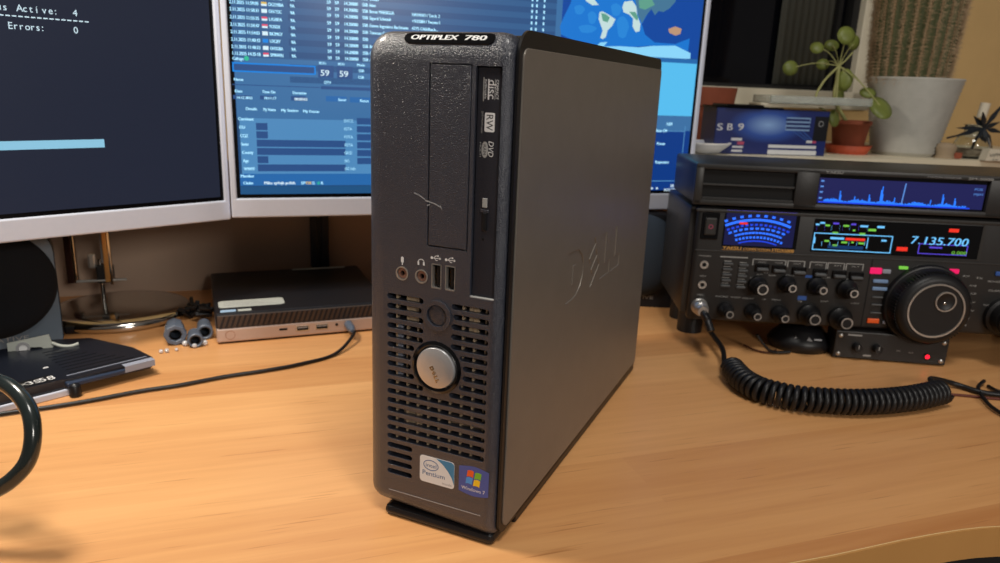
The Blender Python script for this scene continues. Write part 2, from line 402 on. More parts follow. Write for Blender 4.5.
es = [e for e in bmx.edges if all(abs(v.co.y) < 2e-6 for v in e.verts) and len(e.link_faces) == 2 and e.calc_face_angle(0) > .9]
bmesh.ops.bevel(bmx, geom=es, offset=.00035, segments=1, profile=.5, affect='EDGES', clamp_overlap=True)
bmx.to_mesh(me); bmx.free(); me.update()
auto_smooth(bezel, 32)
for p in me.polygons: p.use_smooth = abs(p.normal.y) < .995
# bay cover, drive
b = MB(); b.box((42.9, 0.1, 178), (66.5, 3, 273.9), 'bezel', .35); bc = auto_smooth(b.build('bay_cover', pc), 30)
for p in bc.data.polygons: p.use_smooth = abs(p.normal.y) < .99
scr = MB()
for (x0, y0, x1, y1) in ((414, 193.5, 419, 195.5), (418, 195, 425, 200), (425, 201, 434, 204), (434, 204, 441, 208), (440, 206, 442, 210), (427, 206, 430, 205)):
    a, c = pf(x0, y0), pf(x1, y1)
    scr.prism([a, (a[0] + .1, a[1] + .7), (c[0], c[1] + .6), c], .02, .09, 'grey', FR)
tag(scr.build('scratch_mark', pc), 'pale scuff mark on the front')
dv = MB(); dv.box((69.9, 1.6, 152.9), (83.4, 6, 273.3), mat('drive_plastic', (40, 40, 47), .4, bump=.3, bscale=1500), .3); dv.box((69.3, .1, 151.9), (83.9, 5, 152.7), 'line', .2); drive = dv.build('optical_drive', pc)  # pale lip at the bottom paints the lit lower edge of the bay
XF = FR @ T(0, 0, -1.6)
dd = MB()
# three little disc emblems, turned sideways (reading downwards)
def emblem(zc, zt, filled):
    pass
rt = -math.pi / 2
def ol(x0, z0, x1, z1, t, m='line'):
    for q in ((x0, z0, x1, z0 + t), (x0, z1 - t, x1, z1), (x0, z0, x0 + t, z1), (x1 - t, z0, x1, z1)): dd.rect(*q, m, XF, .08)
dd.text('disc', 75.9, 267.4, 4.6, 'white', XF, rot=rt, width=9.6, w=.09)
dd.rect(75.6, 257.4, 76.2, 267.6, 'white', XF, .08); dd.text('COMPACT', 80.0, 267.4, 1.6, 'white', XF, rot=rt, width=9.6, w=.09)
dd.text('ReWritable', 73.7, 267.4, 1.3, 'white', XF, rot=rt, width=9.6, w=.09)
dd.rect(72.9, 256.6, 73.4, 268.4, 'line', XF, .08); dd.rect(79.4, 257.4, 79.7, 267.6, 'line', XF, .08)
dd.prism(rrect(74.3, 241.3, 80.0, 251.0, .8, 3), 0, .08, 'white', XF)
dd.text('RW', 75.3, 250.3, 4.0, 'ink', XF, rot=rt, width=8.2, w=.12)
dd.text('DVD+ReWritable', 72.4, 251.6, 1.1, 'line', XF, rot=rt, width=11, w=.09)
dd.text('DVD', 77.0, 237.0, 3.0, 'white', XF, rot=rt, width=8.0, w=.09, shear=.2)
dd.prism([(74.9 + 1.9 * math.cos(R(a)), 232.2 + 4.2 * math.sin(R(a))) for a in range(0, 360, 15)], 0, .08, 'line', XF)
dd.text('RAM', 74.0, 235.0, 1.6, 'ink', XF, rot=rt, width=5.4, w=.12)
dd.text('MULTI', 71.9, 236.0, 1.0, 'line', XF, rot=rt, width=7.6, w=.09)
dd.build('disc_emblems', drive)
b = MB(); b.box((74.6, 1.1, 202), (77.4, 2, 207), 'line', .2); b.build('drive_lamp', drive)
b = MB(); b.box((75.2, .6, 189.5), (77.6, 2, 199.5), 'black', .5); b.box((73.6, 1.1, 199.5), (78.4, 2, 201), 'bezel', .2); b.build('eject_button', drive)
b = MB(); b.cyl(.7, 0, .1, 'dark', XF @ T(75.6, 184.8, 0), 12); b.build('pinhole', drive)
# sockets
for x in (26.2, 38.9):
    X = FR @ T(x, 159.4, 0)
    b = MB(); b.ring(3.3, 4.1, -3, .25, 'satin', X); b.ring(1.5, 3.0, -4, -.6, 'copper', X); b.cyl(3.2, -6, -3.2, 'dark', X)
    b.build('audio_socket', pc)
for x in (48.4, 57.1):
    b = MB()
    for q in ((x - 3.1, 153.7, x - 2.6, 167.9), (x + 2.6, 153.7, x + 3.1, 167.9), (x - 3.1, 153.7, x + 3.1, 154.3), (x - 3.1, 167.3, x + 3.1, 167.9)):
        b.box((q[0], -.05, q[1]), (q[2], 8, q[3]), 'satin')
    b.box((x - .2, 1.2, 155.3), (x + 1.4, 8, 166.3), 'black'); 
    for k in range(4): b.box((x - .5, 1.6, 156.3 + k * 2.5), (x - .2, 7, 157.6 + k * 2.5), 'gold')
    b.box((x - 2.4, 8, 154.3), (x + 2.5, 8.6, 167.3), 'dark'); b.build('usb_socket', pc)
ic = MB()
X = FR
ic.prism(rrect(25.5, 165.6, 27.3, 169.2, .85, 3), 0, .08, 'white', X); ic.rect(26.1, 164.4, 26.7, 165.8, 'white', X, .08)
for k in range(12):
    a0, a1 = R(180 * k / 12), R(180 * (k + 1) / 12)
    ic.prism([(38.6 + 1.7 * math.cos(a0), 167.4 + 1.7 * math.sin(a0)), (38.6 + 2.1 * math.cos(a0), 167.4 + 2.1 * math.sin(a0)), (38.6 + 2.1 * math.cos(a1), 167.4 + 2.1 * math.sin(a1)), (38.6 + 1.7 * math.cos(a1), 167.4 + 1.7 * math.sin(a1))], 0, .08, 'white', X)
ic.rect(36.3, 165.9, 37.4, 167.8, 'white', X, .08); ic.rect(39.8, 165.9, 40.9, 167.8, 'white', X, .08)
for x in (48.2, 57.2):
    ic.rect(x - 2.6, 170.9, x + 2.2, 171.25, 'white', X, .08); ic.prism([(x + 2.0, 170.4), (x + 3.1, 171.1), (x + 2.0, 171.8)], 0, .08, 'white', X)
    ic.prism([(x - 2.8 + .8 * math.cos(R(a)), 171.1 + .8 * math.sin(R(a))) for a in range(0, 360, 30)], 0, .08, 'white', X)
    ic.prism([(x - 1.3, 171.2), (x - .2, 172.3), (x + 1, 172.3), (x + 1, 172.6), (x - .4, 172.6), (x - 1.7, 171.2)], 0, .08, 'white', X); ic.rect(x + .7, 172, x + 1.5, 172.9, 'white', X, .08)
    ic.prism([(x - .9, 171), (x, 170), (x + .9, 170), (x + .9, 169.7), (x - .2, 169.7), (x - 1.3, 171)], 0, .08, 'white', X)
ic.build('socket_icons', pc)
# small round blank + power button
X = FR @ T(BX, 138, 0)
b = MB(); b.ring(6.4, 8.9, -.5, .9, 'bezel', X); b.lathe([(6.2, -1.8), (6.2, -.6), (5.4, -.2), (0.02, -.5)], 'bezel', X, cap=False); auto_smooth(b.build('round_blank', pc), 40)
X = FR @ T(BX, BZ, 0)
b = MB(); b.lathe([(12.9, -4), (12.9, .4), (14.2, 1.2), (15.9, .2), (15.9, -4), (12.9, -4)], 'gloss', X, n=48, cap=False); auto_smooth(b.build('power_ring', pc), 40)
b = MB(); b.lathe([(12.5, -4), (12.5, .7), (12.0, 1.5), (10, 2.0), (6, 2.3), (0.02, 2.4)], mat('frosted_silver', (196, 196, 198), .34, .6), X, n=48, cap=False); pb = auto_smooth(b.build('power_button', pc), 40)
# maker's letters, shared by badge and side panel
D_out = [(0, 0), (12, 0), (22, 1.2), (30, 6), (34.5, 13), (34.5, 21), (30, 28), (22, 32.8), (12, 34), (0, 34)]
D_in = [(12, 9.5), (18, 10.2), (22, 14), (22, 20), (18, 24), (12, 24.5)]
def letters(mb, m, X, h):
    # bowl as a strip between outer and counter so no holes are needed
    mb.prism([(0, 0), (12, 0), (12, 34), (0, 34)], 0, h, m, X)
    o_ = [(12, 0), (22, 1.2), (30, 6), (34.5, 13), (34.5, 21), (30, 28), (22, 32.8), (12, 34)]
    i_ = [(12, 10), (17, 10.4), (20.5, 12.5), (22.5, 15.5), (22.5, 18.5), (20.5, 21.5), (17, 23.6), (12, 24)]
    for k in range(7): mb.prism([o_[k], o_[k + 1], i_[k + 1], i_[k]], 0, h, m, X)
    e = Vector((.83, .557)); s_ = Vector((-.557, .83)); O = Vector((54, -1.2))
    def q(a, c): p = O + e * a + s_ * c; return (p.x, p.y)
    Lg, W = 24, 28
    mb.prism([q(0, 0), q(Lg, 0), q(Lg, 6.2), q(7.5, 6.2), q(7.5, 10.9), q(Lg - 1, 10.9), q(Lg - 1, 17.1), q(7.5, 17.1), q(7.5, 21.8), q(Lg, 21.8), q(Lg, W), q(0, W)], 0, h, m, X)
    for x in (77, 106): mb.prism([(x, 0), (x + 25, 0), (x + 25, 10), (x + 11.5, 10), (x + 11.5, 34), (x, 34)], 0, h, m, X)
b = MB(); letters(b, 'chrome', X @ RZ(R(-62)) @ T(-2.2, -2.6, 2.25) @ Matrix.Scale(.078, 4), 4.0); b.build('button_emblem', pb)
# name plate, bent over the top curve of the bezel
def topmap(off):
    # follow the bezel profile at the top: elliptical quarter, 15 high, 8 deep
    def f(x, t):          # t = mm measured up the curve from the lower edge of the plate
        a = R(35) + t / 12.2; c = 1 - math.cos(R(90) - a)
        ph = R(90) - a
        z = 290.5 - 15 * (1 - math.cos(ph)); y = 8 * (1 - math.sin(ph))
        nz = math.cos(ph) / 15; ny = -math.sin(ph) / 8; l = math.hypot(nz, ny)
        return Vector((x, y + ny / l * off, z + nz / l * off))
    return f
b = MB(); f = topmap(.5); f0 = topmap(-.3)
np_ = 8; vs = []; fs = []
H_ = 6.8
for j in range(np_ + 1):
    t = H_ * j / np_; c = abs(2 * j / np_ - 1); ins = 3.2 * (1 - math.sqrt(max(0, 1 - c * c)))
    for i in range(13):
        x = 25.6 + ins + (52.6 - 2 * ins) * i / 12; vs.append(f(x, t))
nn = len(vs); vs += [v + Vector((0, 1.1, -1.1)) for v in vs]
for j in range(np_):
    for i in range(12):
        a = j * 13 + i; fs.append((a, a + 1, a + 14, a + 13)); fs.append((nn + a, nn + a + 13, nn + a + 14, nn + a + 1))
for i in range(12): fs.append((i, nn + i, nn + i + 1, i + 1)); a = np_ * 13 + i; fs.append((a, a + 1, nn + a + 1, nn + a))
for j in range(np_): a = j * 13; fs.append((a, a + 13, nn + a + 13, nn + a)); a += 12; fs.append((a, nn + a, nn + a + 13, a + 13))
b.add(vs, fs, 'gloss', None, True); plate = auto_smooth(b.build('name_plate', pc), 50)
b = MB(); fm = topmap(.62)
b.text('OPTIPLEX', 29.2, 1.9, 3.0, 'white', fmap=fm, width=27.5, shear=.15); b.text('780', 60.5, 1.9, 3.0, 'white', fmap=fm, width=12.5, shear=.15)
b.text('OPTIPLEX', 29.4, 2.0, 3.0, 'white', fmap=topmap(.64), width=27.5, shear=.15); b.text('780', 60.7, 2.0, 3.0, 'white', fmap=topmap(.64), width=12.5, shear=.15)
for dx_ in (.35, .6): b.text('OPTIPLEX', 29.2 + dx_, 1.9, 3.0, 'white', fmap=topmap(.66 + dx_ * .05), width=27.5, shear=.15); b.text('780', 60.5 + dx_, 1.9, 3.0, 'white', fmap=topmap(.66 + dx_ * .05), width=12.5, shear=.15)
tag(b.build('plate_lettering', plate), 'white lettering OPTIPLEX 780')
# grille behind the slots
b = MB()
for k in range(9): 
    x = 20.5 + k * 7.2
    b.box((x, 3.0, 54), (x + 1.0, 6.4, 148), 'grille')
for k in range(7): b.box((56, 4.8, 50 + k * 7.2), (80, 5.6, 51.2 + k * 7.2), 'grille')
b.box((19, 8.4, 30), (80, 9.2, 146), 'minig'); b.box((28, 3.4, 131), (35, 6, 146), 'grille'); b.box((68, 3.4, 131), (74, 6, 146), 'grille'); b.box((21, 3.6, 96), (24.5, 6, 128), 'labelg'); b.box((26, 3.8, 62), (38, 6, 76), 'grille')  # pale bits added among the bars as painted glints inside the vents
b.build('inner_grille', pc)
# stickers
b = MB(); b.prism(rrect(39.4, 31.8, 62.8, 49.2, 2, 4), 0, .12, 'intel', FR); st = b.build('processor_sticker', pc)
tag(st, 'white and blue processor sticker')
b = MB(); b.prism([(50.5, 49.0), (60.8, 49.0), (62.2, 48.2), (62.7, 47.2), (62.7, 34.5), (61.3, 38.5), (58.6, 42.5), (55.2, 46)], .12, .16, 'intelb', FR)
def ell(cx, cz, rx, rz, t, m, a0=0, a1=360, X=FR, w=.18):
    for a in range(a0, a1, 12):
        c0, s0, c1, s1 = math.cos(R(a)), math.sin(R(a)), math.cos(R(a + 12)), math.sin(R(a + 12))
        b.prism([(cx + rx * c0, cz + rz * s0), (cx + (rx + t) * c0, cz + (rz + t) * s0), (cx + (rx + t) * c1, cz + (rz + t) * s1), (cx + rx * c1, cz + rz * s1)], .1, w, m, X)
ell(47, 43.6, 4.7, 3.0, .45, 'navy')
b.text('intel', 47, 42.3, 2.6, 'navy', FR, width=7.4, align='c', w=.18); b.text('Pentium', 41, 36.6, 3.2, 'navy', FR, width=15.5, w=.18)
b.text('inside', 61.2, 33.2, 1.5, 'grey', FR, width=6.4, align='r', w=.18); b.build('sticker_print', st)
b = MB()
top = [(65.9 + 19.3 * k / 10, 49.0 + 1.2 * math.sin(math.pi * k / 10) - .5 * abs(k - 5) / 5) for k in range(11)]
bot = [(65.9 + 19.3 * k / 10, 32.2 - 1.2 * math.sin(math.pi * k / 10) + .5 * abs(k - 5) / 5) for k in range(11)]
b.prism(top + bot[::-1], 0, .12, 'winb', FR); st = b.build('system_sticker', pc); tag(st, 'blue violet system sticker with a four colour flag')
b = MB()
def flag(x, z, m):
    P = []
    for k in range(6): P.append((x + k * .82, z + .5 * math.sin(k * .62)))
    for k in range(5, -1, -1): P.append((x + .55 + k * .82, z + 4.1 + .5 * math.sin(k * .62)))
    b.prism(P, .12, .18, m, FR)
flag(71.0, 42.9, 'wr'); flag(75.9, 42.4, 'wg'); flag(70.3, 38.2, 'wb'); flag(75.2, 37.7, 'wy')
b.text('Windows 7', 75.4, 34.2, 2.3, 'white', FR, width=15.4, align='c', w=.18); b.build('sticker_print', st)
# shallow strip above the foot
b = MB(); b.box((17.3, -.12, 19.2), (80.6, .3, 19.7), 'grey'); b.box((17.3, -.06, 27.0), (80.6, .3, 27.2), 'bezel'); b.build('lower_strip', pc)
# chassis, cover, side panel
b = MB(); b.box((2.5, 13, 8), (89.6, 326, 289.5), 'black', 2); b.build('chassis', pc)
b = MB(); b.prism(rrect(4.0, 5.5, 326, 292.3, (8, 14, 9, 5), 8), 89.6, 91.0, 'black', SD); auto_smooth(b.build('cover_frame', pc), 30)
bm_ = bmesh.new()
b = MB(); b.prism(rrect(8.6, 8.6, 324.6, 283.4, (3, 6, 7, 4), 8), 91.0, 91.9, 'steel', SD)
sp = b.build('side_panel', pc)
b = MB(); letters(b, 'steel', SD @ T(98.6, 126, 91.3), 3); co = b.build('cutter', pc)
bpy.context.view_layer.update()
md = sp.modifiers.new('b', 'BOOLEAN'); md.object = co; md.solver = 'EXACT'; md.use_self = True; md.operation = 'DIFFERENCE'
bpy.context.view_layer.update()
me = bpy.data.meshes.new_from_object(sp.evaluated_get(bpy.context.evaluated_depsgraph_get()))
sp.modifiers.clear(); sp.data = me; bpy.data.objects.remove(co); me.materials.clear(); me.materials.append(M['steel'])
print('SIDE', len(me.vertices))
for p in me.polygons: p.material_index = 0
bmx = bmesh.new(); bmx.from_mesh(me); bmesh.ops.remove_doubles(bmx, verts=bmx.verts, dist=2e-6); bmx.normal_update()
es = [e for e in bmx.edges if all(abs(v.co.x - .0919) < 2e-6 for v in e.verts) and len(e.link_faces) == 2 and e.calc_face_angle(0) > .9]
bmesh.ops.bevel(bmx, geom=es, offset=.00035, segments=2, profile=.5, affect='EDGES', clamp_overlap=True); bmx.to_mesh(me); bmx.free(); auto_smooth(sp, 30)
for p in sp.data.polygons: p.use_smooth = abs(p.normal.x) < .98
bm_.free()
b = MB(); b.box((13, .8, 0), (88.5, 30, 7), 'black', 3); b.box((30, 30, 0), (91, 324, 7.8), 'black', 1.2); b.build('stand_foot', pc)

# ================================================================== MONITORS
def monitor(name, label, o, yaw, zb, h=322):
    t = thing(name, label, 'monitor', (o[0], o[1], 0), yaw)
    b = MB()
    W = 543; z0 = zb; z1 = zb + h
    b.box((0, 0, z0), (W, 16, z0 + 20), 'silver', 1.5); b.box((0, 0, z0 + 18), (6, 16, z1), 'silver', 1.5)
    b.box((W - 6, 0, z0 + 18), (W, 16, z1), 'silver', 1.5); b.box((0, 0, z1 - 6), (W, 16, z1), 'silver', 1.5)
    b.build('frame', t)
    b = MB(); b.box((3, 14, z0 + 3), (W - 3, 34, z1 - 3), 'spkb', 6); b.build('back_shell', t)
    b = MB(); b.box((6, 2.0, z0 + 20), (W - 6, 12, z1 - 6), 'gloss'); b.build('panel_border', t)
    return t
# centre monitor
mo = deep(232, 218, 734); me_ = deep(690, 208, 917)
MYW = math.atan2(me_[1] - mo[1], me_[0] - mo[0])
mon = monitor('monitor', 'silver framed monitor behind the tower computer showing blue windows and a world map', (mo[0], mo[1]), MYW, 123)
mf_ = face((mo[0], mo[1]), MYW)
X2 = FR @ T(0, 0, -1.9)
def glowm(n, c, e=1.0): return glow('screen_' + n, c, e)
G = dict(bg=glowm('deep_blue', (36, 74, 118)), list=glowm('list_blue', (52, 94, 142)), row=glowm('row_blue', (45, 82, 130)), form=glowm('form_blue', (62, 112, 162)),
         panel=glowm('panel_blue', (80, 138, 188)), field=glowm('field_blue', (44, 80, 134)), out=glowm('outline_blue', (20, 132, 226)), bot=glowm('footer_blue', (32, 82, 128)),
         txt=glowm('text', (170, 228, 255), 1.15), txw=glowm('text_white', (215, 240, 252)), sea=glowm('sea', (26, 118, 208)), seal=glowm('sea_light', (40, 134, 216)),
         night=glowm('night_sea', (18, 72, 158)), land=glowm('land', (96, 160, 140)), sand=glowm('desert', (196, 222, 222)), asia=glowm('asia', (70, 118, 150)),
         ice=glowm('ice', (140, 214, 250)), cyan=glowm('cyan', (88, 190, 240)), navy=glowm('navy', (16, 58, 132)), mid=glowm('mid_bar', (40, 104, 170)),
         red=glowm('red', (230, 80, 110)), yel=glowm('yellow', (225, 190, 90)), grn=glowm('green', (50, 190, 150)), dk=glowm('terminal', (33, 38, 54)), bar=glowm('bar', (140, 196, 222)),
         ora=glowm('orange', (190, 150, 120)))
b = MB(); b.rect(9.5, 147, 533.5, 439 - 2, G['bg'], X2, .1); scrn = b.build('screen', mon)
W2 = MB()
def quad(P, m, lvl):
    Q = [mf_(x, y) for x, y in P]; W2.prism(Q, .1 + lvl * .12, .2 + lvl * .12, m, X2)
def R2(x0, y0, x1, y1, m, lvl=1):      # axis aligned on the screen, read at its corners
    u0, v0 = mf_(x0, y0); u1, v1 = mf_(x1, y1); W2.rect(u0, v1, u1, v0, m, X2, .2 + lvl * .12, .1 + lvl * .12)
u_l = 12
def Z(y, x=300): return mf_(x, y)[1]
# areas
W2.rect(10, mf_(300, 60)[1], mf_(556, 30)[0], 436, G['list'], X2, .2, .1)
for k in range(0, 26, 2): 
    z = mf_(240, 4)[1] + (k - 12) * 5.9
    if z < 430: W2.rect(62, z, mf_(556, 30)[0], z + 5.9, G['row'], X2, .3, .2)
fz0 = mf_(240, 57)[1]; fz1 = mf_(240, 118)[1]
W2.rect(10, fz1, 330, fz0, G['form'], X2, .3, .2)
pz0 = mf_(240, 118)[1]; pz1 = mf_(240, 174)[1]
W2.rect(12, pz1, 330, pz0, G['panel'], X2, .3, .2)
W2.rect(10, mf_(240, 186)[1], 330, pz1, G['mid'], X2, .3, .2)
W2.rect(10, 147, 330, mf_(240, 187)[1], G['bot'], X2, .4, .3)
# input field
a = mf_(232, 62); c = mf_(316, 75)
for q in ((a[0], c[1], c[0], c[1] + 1.4), (a[0], a[1] - 1.4, c[0], a[1]), (a[0], c[1], a[0] + 1.4, a[1]), (c[0] - 1.4, c[1], c[0], a[1])): W2.rect(*q, G['out'], X2, .55, .3)
W2.rect(a[0] + 1.4, c[1] + 1.4, c[0] - 1.4, a[1] - 1.4, G['field'], X2, .45, .3)
for (x0, y0, x1, y1) in ((318, 65, 334, 78), (337, 66, 353, 79), (232, 84, 320, 88), (321, 86, 372, 91), (233, 95, 252, 99.5), (260, 95.5, 275, 100), (291, 96, 306, 101)): R2(x0, y0, x1, y1, G['field'], 2)
for (x0, y0, x1, y1) in ((326, 96, 347, 102), (350, 97, 371, 103)): R2(x0, y0, x1, y1, G['mid'], 2)
# panel bars
u0, _ = mf_(256, 125); 
for k, wd in enumerate((10.5, 10.5, 84, 84, 10, 84)):
    z = mf_(258, 123)[1] - k * 8.25 + (0)
    uu = mf_(256, 126)[0]; W2.rect(uu, z - 7, uu + wd * 1.05, z, G['field'], X2, .55, .3)
for k in range(6): z = mf_(357, 118)[1] - k * 8.25 ; uu = mf_(357, 120)[0]; W2.rect(uu, z - 6.6, uu + 60, z, G['field'], X2, .55, .3)
# right-hand side: map and panes
mu0 = mf_(556, 30)[0]
W2.rect(mu0, mf_(690, 61)[1], mu0 + 7, 436, G['form'], X2, .25, .1)
W2.rect(mu0 + 7, mf_(680, 58)[1], 533, 436, G['night'], X2, .25, .1)
def ZM(P): return [(540 + x / 6.25, y / 6.25) for x, y in P]
quad(ZM([(330, -330), (260, -180), (215, -60), (195, 20), (150, 110), (128, 165), (135, 215), (200, 245), (380, 285), (480, 300), (700, 285), (930, 320), (940, 240), (850, 275), (720, 265), (660, 215), (640, 150), (690, 60), (760, -60), (880, -200), (820, -330)]), G['sea'], 2)
for cx, cy, rx, ry in ((300, 180, 60, 26), (520, 170, 40, 70), (250, 60, 35, 30), (480, 60, 35, 40), (560, 250, 90, 14), (330, 110, 30, 40)):
    quad(ZM([(cx + rx * math.cos(R(a)) * (1 + .2 * math.sin(a)), cy + ry * math.sin(R(a))) for a in range(0, 360, 30)]), G['seal'] if cy != 250 else G['sea'], 3)
quad(ZM([(375, 75), (395, 70), (430, 90), (475, 120), (455, 160), (425, 190), (415, 230), (395, 245), (380, 235), (395, 190), (370, 120)]), G['sand'], 4)
quad(ZM([(385, 80), (415, 88), (440, 110), (425, 140), (395, 130)]), G['land'], 5)
quad(ZM([(300, -40), (180, -110), (170, -200), (300, -290), (460, -270), (440, -150), (380, -100), (350, -40)]), G['sand'], 3)
quad(ZM([(530, -90), (560, -220), (700, -290), (850, -260), (880, -150), (860, -60), (600, -55)]), G['asia'], 3)
quad(ZM([(285, -40), (290, 5), (330, 32), (370, 30), (345, 0), (350, -40)]), G['sand'], 4)
quad(ZM([(530, 10), (580, 3), (605, 40), (612, 100), (632, 150), (625, 195), (600, 200), (582, 165), (585, 115), (560, 90), (525, 75), (518, 45)]), G['sand'], 4)
quad(ZM([(560, 72), (600, 75), (618, 105), (612, 130), (590, 110)]), G['land'], 5)
quad(ZM([(590, -60), (870, -60), (850, 10), (815, 50), (775, 75), (745, 68), (722, 95), (700, 55), (665, 100), (640, 145), (615, 90), (605, 30)]), G['asia'], 4)
quad(ZM([(620, 0), (700, -10), (720, 30), (660, 60), (625, 50)]), G['land'], 5)
quad(ZM([(805, 180), (850, 165), (888, 180), (880, 212), (850, 222), (812, 205)]), G['ora'], 5)
quad(ZM([(360, 285), (420, 290), (500, 288), (620, 296), (700, 287), (850, 285), (945, 332), (942, 368), (650, 357), (390, 305)]), G['ice'], 4)
quad(ZM([(380, 265), (425, 262), (400, 290), (360, 284)]), G['ice'], 5)
W2.rect(mu0 - 20, mf_(680, 63)[1], 533, mf_(680, 58.5)[1], G['mid'], X2, .9, .1)
W2.rect(mu0 - 20, mf_(680, 116)[1], 533, mf_(680, 63)[1], G['cyan'], X2, .25, .1)
W2.rect(mu0 - 20, mf_(680, 131)[1], 533, mf_(680, 116)[1], G['form'], X2, .25, .1)
W2.rect(mu0 - 20, 147, 533, mf_(680, 131)[1], G['navy'], X2, .25, .1)
W2.rect(525, 158, 526, mf_(680, 126)[1], G['panel'], X2, .4, .2); W2.rect(mu0, 158, 526, 159, G['panel'], X2, .4, .2)
W2.rect(mu0, mf_(680, 131)[1] - 1, 526, mf_(680, 131)[1], G['panel'], X2, .4, .2)
W2.build('window_areas', scrn)
TX = MB(); wt = .85
def t2(s_, x, y, px_h, m=None, x1=None, align='l'):
    u, v = mf_(x, y); wd = None
    if x1 is not None: wd = mf_(x1, y)[0] - u
    k = mf_(x, y - px_h)[1] - v
    for q_ in (0, .35): TX.text(s_, u + 2 + q_, v, k, m or G['txt'], X2, width=wd, w=wt + q_ * .1, align=align)
zrow = mf_(227, 2)[1]; pitch = 5.95
times = ['2.11.2025 11:59:05', '2.11.2025 11:58:31', '2.11.2025 11:55:35', '2.11.2025 11:54:47', '2.11.2025 11:54:03', '2.11.2025 11:48:43', '2.11.2025 11:48:23', '1.11.2025 14:25:18']
calls = ['DG5YIBA', 'OH1TDC', 'LA5BFA', 'YO5DX', 'RK3MGY', 'UX2IY', 'OH3GBA', 'SP9NWN']
names = ['Bernat MARSIGLIA', 'Sigurd Schmidt', 'Esteve Ingeniero Bachmann', 'Tommaso Confpad', '', 'Ihor', 'Oskari', 'Adam']
addr = ['HAVANO / Territ. 2', '+5U2084 / Twente I', '4375 Obfelbach...', 'Z. Karolinga 13, 2940...', '91-844 ADRIATIK', '', '', '']
flags = ['yel', 'txw', 'red', 'red', 'txw', 'yel', 'txw', 'red']
# pixel columns measured on the screen
ux = lambda x, y=30: mf_(x, y)[0]
rz = [mf_(260, y)[1] for y in (3.5, 10.5, 18.3, 25.7, 33, 40.4, 47.6, 54.3)]
for i in range(-6, 8):
    z = rz[i] - 1.6 if i >= 0 else rz[0] - 1.6 + (-i) * pitch
    j = i % 8
    if z > 430: continue
    def tt(s_, xa, xb, m=G['txt'], cap=3.3):
        a = ux(xa) + 3
        for q_ in (0, .35): TX.text(s_, a + q_, z, cap, m, X2, width=ux(xb) - a + 3, w=wt + q_ * .1)
    tt(times[j], 228 - 1, 256)
    a = ux(259) + 3; TX.rect(a, z - .2, a + 5.2, z + 3.4, G['txw'], X2, wt, .3); TX.rect(a, z + (1.6 if j != 5 else -.2), a + 5.2, z + 3.4, G[flags[j]] if j != 5 else G['out'], X2, wt + .05, .3)
    tt(calls[j], 266, 266 + len(calls[j]) * 2.0 + 1)
    tt('9A', 287.5, 292)
    tt('59', 324, 328); tt('59', 332, 336); tt('14.20000', 341, 355); tt('SSB', 359.5, 365)
    if names[j]: tt(names[j], 366.5, 366.5 + len(names[j]) * 1.55)
    if addr[j]: tt(addr[j], 409, 409 + len(addr[j]) * 1.55)
    for xx in (531, 535.5, 543): a = ux(xx); TX.rect(a, z, a + 1.6, z + 3, G['txt'], X2, wt, .3)
t2('Callsign', 230, 59.5, 3, x1=241); TX.cyl(2.2, .3, wt, G['grn'], X2 @ T(*mf_(246.5, 58.3), 0), 16)
t2('RSTs', 317, 64, 2.6, x1=324); t2('RSTr', 336, 65, 2.6, x1=343); t2('Mode', 355, 66, 2.6, x1=363)
t2('59', 318.3, 75.5, 6.2, G['txw'], x1=327); t2('59', 337.3, 76.5, 6.2, G['txw'], x1=346); t2('SSB', 356.5, 72, 3, x1=362); t2('LSB', 356.5, 78.5, 3, x1=362)
t2('Name', 231.5, 80.5, 3, x1=241); t2('QTH', 322, 83.5, 3, x1=328.5)
t2('Date', 232.5, 92.2, 3, x1=240); t2('Time On', 260, 93, 3, x1=273); t2('Duration', 290.5, 94, 3, x1=304)
t2('14.12.2025', 234, 98.7, 2.8, x1=250); t2('10:11:17', 261.5, 99.2, 2.8, x1=274); t2('00:00:03', 292.5, 100.3, 2.8, G['txw'], x1=305)
t2('Save', 336, 101, 3, x1=344); t2('Reset', 358, 102, 3, x1=367)
t2('Details', 243.5, 110, 3, x1=254.5); t2('My Notes', 261, 110.8, 3, x1=273.5); t2('My Station', 279, 111.5, 3, x1=296); t2('My Extras', 301, 112.5, 3, x1=317)
for k, s_ in enumerate(('Continent', 'ITU', 'CQZ', 'State', 'County', 'Age', 'WWFF')):
    u = mf_(238, 119)[0]; z = mf_(238, 119.5)[1] - k * 8.25 + .2 - 1
    TX.text(s_, u + k * .5, z, 3.2, G['txt'], X2, w=wt, xs=.8); TX.text(s_, u + k * .5 + .35, z, 3.2, G['txt'], X2, w=wt + .04, xs=.8)
for k, s_ in enumerate(('DXCC', 'IOTA', 'POTA', 'SOTA', 'GRID', 'SIG', 'SIG Info')):
    u = mf_(344, 121)[0]; z = mf_(344, 121.5)[1] - k * 8.25 + .2 - 1
    TX.text(s_, u, z, 3.2, G['txt'], X2, w=wt, xs=.8)
t2('Member', 238.5, 177.6, 3, x1=252); t2('Clubs', 241, 184.5, 3, x1=251); t2('Mike sp4vjk polish', 262, 184.5, 3, G['txw'], x1=293)
t2('SP', 299, 184.5, 3, x1=303.5); t2('DX', 304, 184.5, 3, G['yel'], x1=309.5); t2('CL', 310, 184.5, 3, x1=313); t2('UK', 315, 184.5, 3, G['grn'], x1=318); t2('R', 319, 184.5, 3, x1=321)
t2('14.074', 665, 125.5, 3.4, x1=671); t2('Rotor CW', 655, 132, 3, x1=666); t2('Power', 655.5, 145, 3, x1=664); t2('Repeater', 654, 163.5, 3, x1=668)
t2('10:11', 669, 187.2, 3, G['txw'], x1=675.5); t2('14.12.2025', 662.5, 191.2, 2.8, G['txw'], x1=675)
